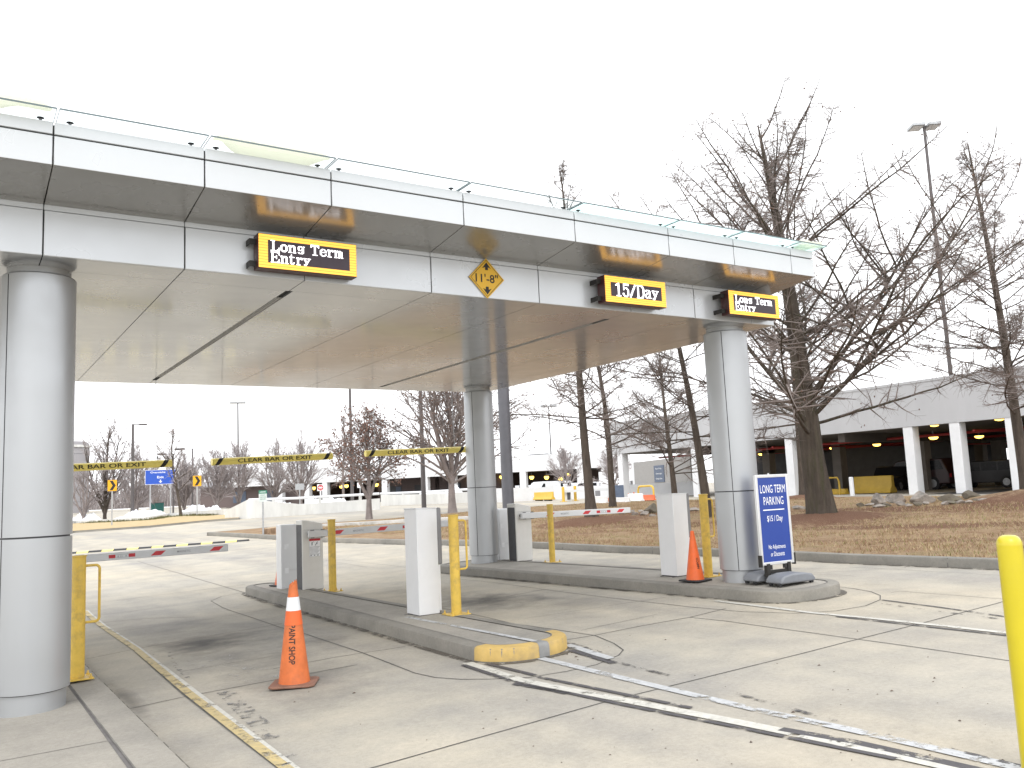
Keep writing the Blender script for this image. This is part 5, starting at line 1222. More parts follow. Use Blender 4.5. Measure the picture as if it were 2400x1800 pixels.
# ------------------------------------------------------------------ barriers and small things by the far wall
def jersey(label, px0, px1, pyb, pyt, matl, depth_m=.5, group='plastic road barriers by the far wall'):
    A, B = G(px0, pyb), G(px1, pyb); H = ZAB(A, px0, pyt)-A.z; L = (B-A).length; az = math.atan2(B.y-A.y, B.x-A.x); t = thing('road_barrier', label, 'barrier', A, az, group)
    w_ = H*.6; prof = [(-w_/2, .06), (-w_/2, .22*H), (-w_*.22, .45*H), (-w_*.16, H), (w_*.16, H), (w_*.22, .45*H), (w_/2, .22*H), (w_/2, .06)]
    mb = MB(); mb.extr([(0, y, z) for y, z in prof], (L, 0, 0)); mb.build('barrier_body', matl, t, .03)
    for u in (.12, .62): mb = MB(); mb.bx((L*u, -w_/2+.02, -.02), (L*u+L*.22, w_/2-.02, .06)); mb.build('foot', M_rubber, t)
    return t
M_wplas = mat('white_barrier_plastic', (.80, .80, .79), .5, 0, .04, 3); M_oplas = mat('orange_barrier_plastic', (.75, .15, .05), .5, 0, .06, 3); M_yplas = mat('yellow_barrier_plastic', (.70, .45, .06), .5, 0, .06, 3)
jersey('yellow plastic barrier in front of the long white wall', 1254, 1297, 1174, 1154, M_yplas)
jersey('white plastic barrier right of the dark tree trunk', 1396, 1424, 1185, 1163, M_wplas)
jersey('white plastic barrier behind the thin tree, in front of another barrier', 1440, 1477, 1183, 1166, M_wplas)
jersey('white plastic barrier left of the orange barrier', 1474, 1507, 1178, 1157, M_wplas)
jersey('orange plastic barrier beside the small traffic cones', 1509, 1535, 1175.5, 1160, M_oplas)
jersey('orange barrier end showing left of the thin tree trunk', 1427.5, 1434, 1183, 1166, M_oplas)
cm = None
for px, py, pt, lab in ((1487, 1177, 1153, 'small white banded orange cone in front of the far white barrier'), (1474, 1176, 1156, 'small orange cone half behind a white barrier')):
    P = G(px, py); H = ZAB(P, px, pt)-P.z
    t = thing('traffic_cone', lab, 'traffic cone', P); mb = MB(); mb.lathe([(H*.2, .03), (H*.05, H)], (0, 0, 0), 16); mb.build('cone_body', M_oplas, t)
    mb = MB(); mb.bx((-H*.27, -H*.27, 0), (H*.27, H*.27, .04)); mb.build('cone_base', M_oplas, t)
    for a, b in ((.45, .6), (.7, .82)): mb = MB(); mb.lathe([(H*(.2-.15*a)+.008, H*a), (H*(.2-.15*b)+.008, H*b)], (0, 0, 0), 16, True, False); mb.build('reflective_sleeve', M_txtw, t)
def hoop(label, px0, px1, pyb, pyt, dm=None, matl=None):
    A, B = (G(px0, pyb), G(px1, pyb)) if dm is None else (AT(px0, pyb, dm), AT(px1, pyb, dm)); H = ZAB(A, px0, pyt)-A.z; L = (B-A).length; az = math.atan2(B.y-A.y, B.x-A.x)
    t = thing('guard_hoop', label, 'guard rail', A, az); r_ = .06; c = .25; pts = [(0, 0, -.1), (0, 0, H-c)]+[(c-c*math.cos(a), 0, H-c+c*math.sin(a)) for a in np.linspace(.2, PI/2, 5)]+[(L-c+c*math.sin(a), 0, H-c+c*math.cos(a)) for a in np.linspace(0, PI/2-.2, 5)]+[(L, 0, H-c), (L, 0, -.1)]
    mb = MB(); mb.tube(pts, r_, 8); mb.build('hoop', matl or M_yplas, t); mb = MB()
    for x in (0, L): mb.lathe([(.13, 0), (.13, .03)], (x, 0, 0), 10)
    mb.build('base_plate', matl or M_yplas, t)
hoop('yellow steel hoop standing behind the orange barrier', 1497, 1533, 1172, 1140)
M_yd = mat('dull_yellow_paint', (.40, .26, .03), .6, 0, .1, 3)
for px, pb, pt, lab in ((1321, 1176, 1141, 'yellow post at the left of the far white entry gate'), (1349, 1174, 1138, 'yellow post at the right of the far white entry gate')):
    P = G(px, pb); H = ZAB(P, px, pt)-P.z; t = thing('bollard', lab, 'bollard', P); mb = MB(); mb.lathe([(.09, 0), (.09, H-.03), (.05, H)], (0, 0, 0), 12); mb.build('post', M_yplas, t); mb = MB(); mb.bx((-.16, -.16, 0), (.16, .16, .03)); mb.build('base_plate', M_yplas, t)
P = G(1330, 1175); H = ZAB(P, 1330, 1146)-P.z; t = thing('barrier_gate', 'far white barrier gate between two yellow posts', 'barrier gate', P, -math.atan2(P.x, P.y)); mb = MB(); mb.bx((-.3, 0, 0), (.25, .5, H)); mb.build('housing', M_gate, t, .03); mb = MB(); mb.bx((.0, -.02, .1), (.2, -.002, H-.1)); mb.build('door_strip', M_dgrey, t); mb = MB(); mb.bx((-.2, -.2, H-.22), (2.6, -.06, H-.06)); mb.build('boom', M_armw, t)
P = G(1450, 1172); H = ZAB(P, 1450, 1137)-P.z; t = thing('equipment_cabinet', 'dark blue grey cabinet against the white wall behind the thin tree', 'cabinet', P, -math.atan2(P.x, P.y)); mb = MB(); mb.bx((-.55, -.4, 0), (.35, .1, H)); mb.build('housing', M_slate, t, .02); mb = MB(); mb.bx((-.5, -.42, .1), (.3, -.401, H-.1)); mb.build('door', M_slate, t)
P = G(1400, 1176); H = ZAB(P, 1400, 1150)-P.z; t = thing('equipment_cabinet', 'narrow grey cabinet just right of the dark tree trunk', 'cabinet', P, -math.atan2(P.x, P.y)); mb = MB(); mb.bx((-.1, -.3, 0), (.2, .1, H)); mb.build('housing', M_mgrey, t, .02); mb = MB(); mb.bx((-.08, -.32, .1), (.16, -.301, H-.1)); mb.build('door', M_mgrey, t)
# inside and in front of the near garage wing
P = ONX(1998, 1159, GXF-.6); t = thing('bollard', 'stout white bollard in front of the garage left of its yellow barriers', 'bollard', (P.x, P.y, gzf-.05)); zt_ = ONX(1996, 1118, GXF-.6).z-gzf+.05
mb = MB(); mb.lathe([(.11, 0), (.11, zt_-.03), (.08, zt_)], (0, 0, 0), 16); mb.build('post', M_white, t); mb = MB(); mb.lathe([(.13, 0), (.13, .04)], (0, 0, 0), 16); mb.build('base_ring', M_wallc, t)
def barr_g(label, x, y0, y1, H, matl):
    t = thing('road_barrier', label, 'barrier', (x, y0, gzf), R(90), 'yellow barriers inside the garage'); L = y1-y0; w_ = .6
    prof = [(-w_/2, .06), (-w_/2, .22*H), (-w_*.22, .45*H), (-w_*.16, H), (w_*.16, H), (w_*.22, .45*H), (w_/2, .22*H), (w_/2, .06)]
    mb = MB(); mb.extr([(0, y, z) for y, z in prof], (L, 0, 0)); mb.build('barrier_body', matl, t, .03)
    for u in (.15, .65): mb = MB(); mb.bx((L*u, -w_/2+.02, 0), (L*u+L*.2, w_/2-.02, .06)); mb.build('foot', M_rubber, t)
_l, _r = ONX(2006, 1150, GXF+2.2), ONX(2095, 1150, GXF+2.2)
barr_g('long dull yellow barrier inside the garage left of the first white column', GXF+2.2, _r.y, _l.y, .95, M_yd)
_l, _r = ONX(1905, 1150, GXF+1.5), ONX(1985, 1150, GXF+1.5)
barr_g('low dull yellow barrier inside the garage just right of the big tree', GXF+1.5, _r.y, _l.y, .35, M_yd)
_a = ONX(1950, 1145, GXF+1.6); _b2 = ONX(1982, 1145, GXF+1.6)
t = thing('guard_hoop', 'dull yellow hoop inside the garage right of the big tree', 'guard rail', (GXF+1.6, _b2.y, gzf), R(90)); L = _a.y-_b2.y
mb = MB(); mb.tube([(0, .5, 0), (0, .5, .75), (.1, .5, .95), (L-.1, .5, .95), (L, .5, .75), (L, .5, 0)], .05, 8); mb.build('hoop', M_yd, t); mb = MB(); mb.bx((-.1, .4, 0), (.1, .6, .02)); mb.bx((L-.1, .4, 0), (L+.1, .6, .02)); mb.build('base_plate', M_yd, t)
# dumpster at far left
P = AT(369, 1186, 92); P.z = zg(P.x, P.y)+.35; sc = 92/2029; t = thing('dumpster', 'green ribbed dumpster below the blue exit board', 'dumpster', P, -math.atan2(P.x, P.y))
mb = MB(); mb.bx((-14*sc, 0, .1), (14*sc, 1.6, 22*sc)); mb.build('body', M_dump, t)
for k in range(5): mb = MB(); mb.bx((-14.3*sc, -.07, (4+4*k)*sc), (14.3*sc, -.002, (5+4*k)*sc)); mb.build('rib', M_dump, t)
mb = MB(); mb.bx((-14.5*sc, -.1, 22*sc), (14.5*sc, 1.7, 23*sc)); mb.build('lid', M_dgrey, t)
# stump by the little sign
P = G(655, 1257); k_ = depth_of(P)/2029; t = thing('tree_stump', 'wide brown cut tree stump beside the small green topped sign', 'stump', P); P.z += .1
rr = random.Random(4); n = 26; mb = MB(); vs = []; mb.smooth = True
for (s_, z) in ((1.12, -.05), (1.0, .12), (.95, .5), (.97, .85), (.93, 1.0)):
    for i in range(n):
        a = 2*PI*i/n; q = s_*(1+.08*math.sin(3*a+1)+.06*math.sin(7*a)); hh = 28*k_*(1-.32*(.5-.5*math.cos(a))) ; vs.append((38*k_*q*math.cos(a), 22*k_*q*math.sin(a), z*hh*(1+rr.uniform(-.03, .03))))
mb.add(vs, [(r_*n+i, r_*n+(i+1) % n, (r_+1)*n+(i+1) % n, (r_+1)*n+i) for r_ in range(4) for i in range(n)]); mb.smooth = False; mb.f.append(tuple(range(4*n, 5*n))); mb.mi.append(1); mb.sm.append(False)
mb.build('stump_wood', [M_stump, mat('cut_wood_face', (.38, .28, .18), .9, 0, .2, 6)], t)
# vehicles
def vehicle(name, label, cat, L, W_, H, prof, glassprof, paintm, loc, rz, wheel_r=.33, wx=(.17, .80), group=None):
    t = thing(name, label, cat, loc, rz, group)
    mb = MB(); P = [(x*L, z*H) for x, z in prof]; mb.extr([(x, -W_/2, z) for x, z in P], (0, W_, 0)); body = mb.build('body', paintm, t, .05, 3)
    for gp_ in glassprof:
        for s in (-1, 1):
            mb = MB(); mb.extr([(x*L, s*(W_/2+.004), z*H) for x, z in gp_], (0, s*.006, 0)); mb.build('side_window', M_glassd, body)
    for u in wx:
        for s in (-1, 1):
            mb = MB(); mb.tube([(u*L, s*(W_/2-.2), wheel_r), (u*L, s*(W_/2+.01), wheel_r)], wheel_r, 20); wv = mb.build('wheel', M_tyre, t)
            mb = MB(); mb.tube([(u*L, s*(W_/2+.0), wheel_r), (u*L, s*(W_/2+.02), wheel_r)], wheel_r*.6, 14); mb.build('rim', M_galv, wv)
    for s in (-1, 1):
        mb = MB(); mb.box((.003*L, s*W_*.36, .42*H), (.05, .3, .12)); mb.build('headlight', M_txtw, t)
        mb = MB(); mb.box((.998*L, s*W_*.42, .45*H), (.04, .18, .2)); mb.build('tail_light', M_redsign, t)
    return t
SEDAN = [(.0, .2), (0, .45), (.03, .52), (.27, .60), (.38, .97), (.46, 1), (.68, 1), (.80, .72), (.98, .66), (1, .5), (1, .2)]
SEDG = [[(.32, .63), (.40, .93), (.52, .95), (.52, .63)], [(.54, .63), (.54, .95), (.67, .94), (.75, .68)]]
SUV = [(.0, .2), (0, .5), (.02, .56), (.24, .62), (.34, .96), (.42, 1), (.93, 1), (.985, .62), (1, .55), (1, .2)]
SUVG = [[(.29, .64), (.36, .93), (.50, .94), (.50, .64)], [(.52, .64), (.52, .94), (.70, .94), (.70, .64)], [(.72, .64), (.72, .94), (.90, .94), (.94, .66)]]
VANP = [(.0, .14), (0, .40), (.03, .46), (.14, .56), (.26, .95), (.32, 1), (.96, 1), (1, .9), (1, .14)]
VANG = [[(.17, .57), (.265, .90), (.31, .90), (.31, .57)], [(.70, .60), (.70, .90), (.96, .90), (.96, .60)]]
P = AT(1286, 1150, 88); az = math.atan2(P.x, P.y); kv = 88/2029
vehicle('van', 'white panel van parked in front of the far garage wing', 'van', 5.2, 1.95, 2.05, VANP, VANG, M_wvan, P+Vector((-2.2*math.cos(az)-.0, 2.2*math.sin(az), 0))+Vector((0, 0, ZAB(P, 1286, 1128)-P.z-2.05)), -az+R(38), .35)
P = AT(1352, 1150, 89); vehicle('parked_suv', 'white vehicle with snow on its roof parked right of the van', 'car', 4.5, 1.85, 1.65, SUV, SUVG, M_wvan, P+Vector((-1.2, 1.1, ZAB(P, 1352, 1131)-P.z-1.65)), -az+R(30), .35)
for px, lab, m_ in ((1255, 'dark parked car on the far garage roof, left of three', M_bcar), (1302, 'dark parked car on the far garage roof, middle of three', M_gcar), (1345, 'dark parked car on the far garage roof, half behind the tree trunk', M_bcar)):
    d = ray(px, 1072); a = np.linalg.solve(np.array([[d.x, -fd.x], [d.y, -fd.y]]), np.array([F0.x-CAM_LOC.x, F0.y-CAM_LOC.y])); q = CAM_LOC+d*(a[0]*1.04); zz = ZAB(q, px+12, 1065)-1.55
    vehicle('parked_car', lab, 'car', 4.6, 1.8, 1.55, SUV, SUVG, m_, (q.x-1.6, q.y+1.2, zz), math.atan2(fd.y, fd.x)+PI*.98, .33)
    mb = None
_q = ONX(2165, 1140, GXF+9.5); vehicle('parked_pickup', 'dark red vehicle in the shade between the two white garage columns', 'car', 4.9, 1.95, 1.75, SUV, SUVG, M_rcar, (GXF+9, _q.y+2.3, gzf), R(-92), .38)
_q = ONX(2072, 1135, GXF+7); vehicle('parked_car', 'black car nosing out of the garage behind the long yellow barrier', 'car', 4.6, 1.85, 1.45, SEDAN, SEDG, M_bcar, (GXF+6.0, _q.y-.3, gzf), R(8), .33)
_q = ONX(2330, 1135, GXF+10); vehicle('parked_car', 'dark car in the garage right of the second white column', 'car', 4.6, 1.85, 1.5, SUV, SUVG, M_bcar, (GXF+10, _q.y+2.5, gzf), R(-90), .33)
# ------------------------------------------------------------------ trees
def tubes_batch(P, Rd, sides):
    """P (N,K,3) polylines, Rd (N,K) radii -> verts, quads"""
    N, K, _ = P.shape
    T = np.empty_like(P); T[:, 1:-1] = P[:, 2:]-P[:, :-2]; T[:, 0] = P[:, 1]-P[:, 0]; T[:, -1] = P[:, -1]-P[:, -2]
    T /= np.linalg.norm(T, axis=2, keepdims=True)+1e-9
    ref = np.where(np.abs(T[:, :1, 2:3]) > .9, np.array([[[1., 0, 0]]]), np.array([[[0, 0, 1.]]])); ref = np.broadcast_to(ref, T.shape)
    A = np.cross(T, ref); A /= np.linalg.norm(A, axis=2, keepdims=True)+1e-9; B = np.cross(T, A)
    ang = np.arange(sides)*2*np.pi/sides
    V = P[:, :, None, :]+Rd[:, :, None, None]*(np.cos(ang)[None, None, :, None]*A[:, :, None, :]+np.sin(ang)[None, None, :, None]*B[:, :, None, :])
    V = V.reshape(-1, 3); n = np.arange(N)[:, None, None]*K*sides; k = np.arange(K-1)[None, :, None]*sides; j = np.arange(sides)[None, None, :]; j2 = (j+1) % sides
    F = np.stack([n+k+j, n+k+j2, n+k+sides+j2, n+k+sides+j], -1).reshape(-1, 4)
    return V, F
def mesh_np(name, parts, mats, parent=None, smooth=True):
    vs, fs, mi = [], [], []; b = 0
    for V, F, m_ in parts:
        vs.append(V); fs.append(F+b); mi.append(np.full(len(F), m_)); b += len(V)
    V = np.concatenate(vs); me = D.meshes.new(name)
    nl = sum(f.size for f in fs); npol = sum(len(f) for f in fs); me.vertices.add(len(V)); me.vertices.foreach_set('co', V.astype(np.float32).ravel())
    me.loops.add(nl); me.polygons.add(npol); me.loops.foreach_set('vertex_index', np.concatenate([f.ravel() for f in fs]).astype(np.int32))
    tot = np.concatenate([np.full(len(f), f.shape[1]) for f in fs]).astype(np.int32); st = np.concatenate([[0], np.cumsum(tot)[:-1]]).astype(np.int32)
    me.polygons.foreach_set('loop_start', st); me.polygons.foreach_set('loop_total', tot); me.polygons.foreach_set('material_index', np.concatenate(mi).astype(np.int32))
    me.polygons.foreach_set('use_smooth', np.full(npol, smooth)); me.update(calc_edges=True)
    for m_ in mats: me.materials.append(m_)
    o = lk(D.objects.new(name, me)); o.parent = parent; return o
def norm(a): return a/(np.linalg.norm(a, axis=-1, keepdims=True)+1e-9)
def walk(rg, P0, D0, L, K, wob, up, droop=0):
    """N random polylines: start, direction, length, points, wobble, upward pull per step"""
    N = len(P0); P = np.empty((N, K, 3)); P[:, 0] = P0; d = norm(D0); st = (L/(K-1))[:, None]
    for k in range(1, K):
        d = norm(d+rg.normal(0, wob, (N, 3))+np.array([0, 0, 1.])*(up if np.isscalar(up) else up[:, None])); P[:, k] = P[:, k-1]+d*st
    return P
def sample(rg, P, Rd, n, lo, hi, pw=1.0):
    """n points along given polylines -> position, tangent, radius, t"""
    N, K, _ = P.shape; idx = rg.integers(0, N, n) if np.isscalar(n) else np.repeat(np.arange(N), n); m_ = len(idx)
    t = lo+(hi-lo)*rg.random(m_)**pw; u = t*(K-1); k = np.minimum(u.astype(int), K-2); f = (u-k)[:, None]
    p = P[idx, k]*(1-f)+P[idx, k+1]*f; tg = norm(P[idx, k+1]-P[idx, k]); r_ = Rd[idx, k]*(1-f[:, 0])+Rd[idx, k+1]*f[:, 0]
    return p, tg, r_, t, idx
def side_dirs(rg, tg, ang, flat=0.):
    """directions leaving tangent tg at angle ang, kept near horizontal when flat > 0"""
    r_ = rg.normal(0, 1, tg.shape); r_[:, 2] *= (1-flat); r_ = norm(r_-tg*(r_*tg).sum(1, keepdims=True)); a = ang[:, None]; return tg*np.cos(a)+r_*np.sin(a)
def trunk_line(rg, H, lean, wob, K=14):
    z = np.linspace(0, 1, K); P = np.zeros((1, K, 3)); P[0, :, 2] = z*H; ph = rg.uniform(0, 6, 4)
    P[0, :, 0] = lean[0]*z+wob*np.sin(z*5+ph[0])*z; P[0, :, 1] = lean[1]*z+wob*np.sin(z*4.2+ph[1])*z; return P
def tree(name, label, loc, H, r0, seed, lean=(0, 0), limbs=50, t0=.2, t1=.97, llen=(4, 1.2), elev=(10, 60), curl=.03, sub=(18, .45), tw=(7, .5), subang=(35, 60), twang=(30, 70), flat=.3, rl=.34, twig_r=.006, limb_r=None, mats=None, dots=0, dotm=None, dot_s=.03, forks=(), wob=.12, flare=1.5, lk_=9, group=None, cat='bare tree', twl=.55, subwob=.1, fk=.45):
    rg = np.random.default_rng(seed); t = thing(name, label, cat, loc, 0, group); mats = mats or [M_bark, M_twig]
    P = trunk_line(rg, H, lean, wob); K = P.shape[1]; z = np.linspace(0, 1, K)
    Rt = r0*(1-z)**.85*.9+.018; Rt = Rt*(1+(flare-1)*np.exp(-z*H/.35)); Rt = Rt[None]
    PP = P.copy(); PP[0, 0, 2] = -.25
    # denser rings near the foot for the root flare
    zz = np.concatenate([[-.25, 0, .12, .3, .55, .9, 1.4], np.linspace(2, H, 16)])
    X = np.interp(zz, P[0, :, 2], P[0, :, 0]); Y = np.interp(zz, P[0, :, 2], P[0, :, 1]); zc = np.clip(zz, 0, H)/H
    RR = (r0*(1-zc)**.85*.9+.018)*(1+(flare-1)*np.exp(-np.clip(zz, 0, None)/.35)); PT = np.stack([X, Y, zz], -1)[None]
    V, F = tubes_batch(PT, RR[None], 18)
    a = np.arctan2(V[:, 1]-np.interp(V[:, 2], PT[0, :, 2], X), V[:, 0]-np.interp(V[:, 2], PT[0, :, 2], X)*0); damp = np.exp(-np.clip(V[:, 2], 0, None)/1.2)
    ctr = np.stack([np.interp(V[:, 2], zz, X), np.interp(V[:, 2], zz, Y)], -1); V[:, :2] = ctr+(V[:, :2]-ctr)*(1+(.16*damp+.03)*np.sin(5*a+seed)+.05*damp*np.sin(9*a))[:, None]
    tp = [(V, F, 0)]; allP, allR = [P], [Rt]
    for (zf, azf, elf, Lf, rf) in forks:                           # second stems
        i = int(zf/H*(K-1)); d0 = np.array([[math.cos(azf)*math.cos(elf), math.sin(azf)*math.cos(elf), math.sin(elf)]]); p0 = np.array([[np.interp(zf, P[0, :, 2], P[0, :, 0]), np.interp(zf, P[0, :, 2], P[0, :, 1]), zf]])
        Pf = walk(rg, p0, d0, np.array([Lf]), K, .03, .05); Rf = (rf*(1-z)**.8+.012)[None]; V, F = tubes_batch(Pf, Rf, 10); tp.append((V, F, 0)); allP.append(Pf); allR.append(Rf)
    mesh_np('trunk', tp, [mats[0]], t)
    cp = []; AP, AR = np.concatenate(allP), np.concatenate(allR)
    nl = np.array([limbs]+[max(4, int(limbs*fk))]*len(forks)); p, tg, r_, tt, idx = sample(rg, AP, AR, nl, t0, t1, 1.0)
    # spread the trunk limbs evenly
    n = len(p); az = np.arange(n)*2.39996+rg.normal(0, .35, n); rel = (tt-t0)/(t1-t0); el = np.radians(elev[0]+(elev[1]-elev[0])*rel+rg.normal(0, 8, n))
    D0 = np.stack([np.cos(az)*np.cos(el), np.sin(az)*np.cos(el), np.sin(el)], -1)
    L = (llen[0]+(llen[1]-llen[0])*rel)*rg.uniform(.65, 1.12, n); LP = walk(rg, p, D0, L, lk_, .07, curl); zl = np.linspace(0, 1, lk_)
    Lr = np.minimum(r_*.62, rl*r0*(1-.65*rel)*rg.uniform(.6, 1.1, n))[:, None]*(1-zl[None])**.8+.008; V, F = tubes_batch(LP, Lr, 7); cp.append((V, F, 0))
    ns = np.maximum(3, (sub[0]*L/L.max()).astype(int)); p, tg, r_, ts, idx = sample(rg, LP, Lr, ns, .12, .98, .8); n2 = len(p)
    d = side_dirs(rg, tg, np.radians(rg.uniform(*subang, n2)), flat); L2 = (sub[1]*L[idx]*(1-.6*ts)*rg.uniform(.45, 1.1, n2)); SP = walk(rg, p, d, L2, 6, subwob, curl*.6)
    Sr = np.minimum(r_*.6, .022)[:, None]*(1-np.linspace(0, 1, 6)[None])**.7+twig_r*.9; V, F = tubes_batch(SP, Sr, 4); cp.append((V, F, 1))
    p, tg, r_, ts, idx = sample(rg, SP, Sr, tw[0], .15, 1.0, .8) if False else sample(rg, SP, Sr, np.full(n2, tw[0]), .12, 1.0, .8); n3 = len(p)
    d = side_dirs(rg, tg, np.radians(rg.uniform(*twang, n3)), flat); L3 = np.maximum(.12, tw[1]*rg.uniform(.4, 1.2, n3)*(1-.3*ts)); TP = walk(rg, p, d, L3, 4, .13, curl*.5)
    Tr = np.full((n3, 1), twig_r)*(1-.55*np.linspace(0, 1, 4)[None]); V, F = tubes_batch(TP, Tr, 3); cp.append((V, F, 1))
    ms = [mats[0], mats[1]]
    if dots:
        k = rg.integers(0, n3, dots); c = TP[k, -1]+rg.normal(0, .03, (dots, 3))*np.array([1, 1, 1.]); o_ = np.array([[1, 0, 0], [-1, 0, 0], [0, 1, 0], [0, -1, 0], [0, 0, 1], [0, 0, -1]])*1.
        s_ = dot_s*rg.uniform(.5, 1.3, (dots, 1, 1)); V = (c[:, None]+o_[None]*s_*rg.uniform(.5, 1.2, (dots, 6, 1))).reshape(-1, 3); b = np.arange(dots)[:, None, None]*6
        F = (b+np.array([[0, 2, 4], [2, 1, 4], [1, 3, 4], [3, 0, 4], [2, 0, 5], [1, 2, 5], [3, 1, 5], [0, 3, 5]])[None]).reshape(-1, 3); ms.append(dotm or M_seed); cp.append((V, F, 2))
    mesh_np('crown', cp, ms, t); return t
def base_pt(px, py, off=.13): P = G(px, py); P.z = zg(P.x, P.y)+off; return P
# the big tree right of the blue board
P = base_pt(1930, 1230)
patch('lawn', P.x, P.y, 2.6, 2.0, M_lawn, .15, .4, 30, .2, .22)
def Htop(P, px, py): return ZAB(P, px, py)-P.z
dbig = depth_of(P); rb = 31*dbig/2029
BIG = tree('big_bare_tree', 'large bare tree with a mossy furrowed trunk and rising limbs right of the blue board', P, Htop(P, 1838, 185)-1.5, rb, 21, (-.9, .25), 48, .2, .97, (7.2, 2.2), (20, 55), .012, (46, .2), (8, .46), (50, 80), (35, 75), .6, .125, .0040, None, [M_barkm, M_twig], 1100, M_seed, .03, ((4.6, R(70), R(86), 6.0, rb*.36), (3.4, R(-35), R(44), 6.6, rb*.17), (3.0, R(150), R(46), 6.0, rb*.16), (2.8, R(-75), R(36), 6.4, rb*.15), (3.2, R(215), R(40), 6.0, rb*.15)), .10, 1.14, 12, None, 'bare tree', .5, .07, .24)
# lawn trees
P = base_pt(1388, 1233); patch('lawn', P.x, P.y, 2.3, 1.9, M_lawn, .15, .1, 26, .2, .2)
tree('bare_tree', 'straight dark trunked bare tree on the lawn behind the right boom', P, Htop(P, 1335, 408), 11.5*depth_of(P)/2029, 31, (-.45, .1), 46, .26, .97, (4.6, 1.0), (4, 62), .03, (32, .22), (8, .45), (45, 78), (35, 75), .6, .14, .0045, None, [M_bark, M_twig], 220, M_seed, .03, (), .14, 1.75)
P = base_pt(1437, 1195); tree('bare_tree', 'thin crooked bare tree behind the end of the right boom', P, Htop(P, 1412, 640), 7.5*depth_of(P)/2029, 32, (-.35, .2), 34, .25, .97, (3.6, .8), (15, 60), .03, (18, .38), (8, .5), (35, 65), (30, 70), .4, .24, .006, None, [M_bark, M_twig], 60, M_seed, .03, (), .28, 1.2)
P = base_pt(1584, 1188); tree('bare_tree', 'small bare tree in front of the stone wall with spreading fine branches', P, Htop(P, 1566, 820), 6.5*depth_of(P)/2029, 33, (-.3, .1), 38, .18, .97, (4.2, .8), (6, 60), .03, (18, .36), (8, .55), (35, 65), (30, 70), .45, .24, .0065, None, [M_bark, M_twig], 60, M_seed, .03, (), .2, 1.2)
P = base_pt(1662, 1222); tree('bare_tree', 'leaning bare tree just left of the right silver column', P, Htop(P, 1600, 560), 9.5*depth_of(P)/2029, 34, (-1.0, .2), 46, .27, .97, (4.6, 1.0), (2, 58), .03, (32, .22), (8, .45), (45, 78), (35, 75), .6, .14, .0045, None, [M_bark, M_twig], 160, M_seed, .03, (), .16, 1.4)
P = base_pt(1886, 1174); patch('lawn', P.x, P.y, 1.6, 1.3, M_lawn, .15, .1, 22, .2, .15)
tree('bare_tree', 'narrow dark bare tree standing close behind the big mossy trunk', P, Htop(P, 1880, 560), 9*depth_of(P)/2029, 35, (.2, .2), 40, .28, .97, (4.6, 1.0), (8, 58), .03, (22, .36), (8, .5), (35, 65), (30, 70), .45, .22, .005, None, [M_bark, M_twigd], 120, M_seed, .03, (), .12, 1.3)
P = AT(2413, 1180, 27.5); P.z = zg(P.x, P.y)+.13; patch('lawn', P.x, P.y, 3.2, 2.2, M_lawn, .15, .3, 26, .2, .3)
tree('bare_tree', 'bare tree with fine level twigs at the right edge, trunk partly out of view', P, Htop(P, 2340, 330), 13*depth_of(P)/2029, 36, (-.55, .3), 56, .2, .97, (5.2, 1.0), (2, 56), .03, (36, .22), (9, .45), (45, 78), (35, 75), .6, .14, .0045, None, [M_bark, M_twig], 260, M_seed, .03, (), .15, 1.4)
# middle distance trees
P = base_pt(865, 1217, .02); tree('rusty_tree', 'small spreading tree holding rust coloured dry leaves behind the planter wall', P, Htop(P, 855, 992), 6.2*depth_of(P)/2029, 41, (.1, .2), 30, .3, .95, (3.3, 1.6), (18, 70), .015, (12, .45), (7, .42), (30, 65), (25, 70), .3, .34, .008, None, [M_twigf, M_twig], 2600, M_leafred, .05, ((1.1, R(10), R(55), 2.6, .1), (1.0, R(190), R(52), 2.6, .1)), .1, 1.25, 9, None, 'tree')
P = base_pt(1060, 1205, .02); tree('round_tree', 'vase shaped tree with small brown seed tufts behind the tall handled bollard', P, Htop(P, 1040, 915), 8.5*depth_of(P)/2029, 42, (.1, .1), 34, .22, .9, (5.4, 2.6), (34, 74), -.008, (13, .42), (7, .5), (24, 58), (25, 70), .1, .34, .008, None, [M_twigf, M_twig], 1900, M_seed, .05, ((1.6, R(200), R(62), 4.2, .13), (1.5, R(20), R(64), 4.4, .13), (1.7, R(100), R(66), 4.2, .12)), .1, 1.3, 9, None, 'tree')
tree('bare_tree', 'loose pale bare tree rising behind the left of the rust coloured tree', AT(806, 1190, 88)-Vector((0, 0, .6)), 9.4, .16, 43, (.1, .1), 26, .3, .96, (3.6, 1.0), (50, 75), 0, (9, .45), (6, .6), (22, 50), (25, 60), .1, .4, .016, None, [M_twig, M_twigp], 0, None, .03, (), .15, 1.2)
# row of vase shaped bare trees behind the walls
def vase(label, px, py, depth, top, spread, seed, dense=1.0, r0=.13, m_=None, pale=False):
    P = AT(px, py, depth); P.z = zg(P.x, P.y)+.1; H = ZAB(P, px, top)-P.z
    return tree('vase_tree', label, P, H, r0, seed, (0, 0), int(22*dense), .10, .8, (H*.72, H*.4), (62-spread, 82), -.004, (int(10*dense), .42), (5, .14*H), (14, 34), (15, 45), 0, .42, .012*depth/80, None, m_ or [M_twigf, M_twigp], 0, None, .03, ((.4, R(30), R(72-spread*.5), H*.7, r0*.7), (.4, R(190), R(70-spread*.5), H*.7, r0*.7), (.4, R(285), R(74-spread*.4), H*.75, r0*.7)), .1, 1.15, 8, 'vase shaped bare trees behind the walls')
vase('vase shaped bare tree before the white garage wing near the DO NOT ENTER sign', 706, 1180, 92, 1040, 14, 51, 1.1)
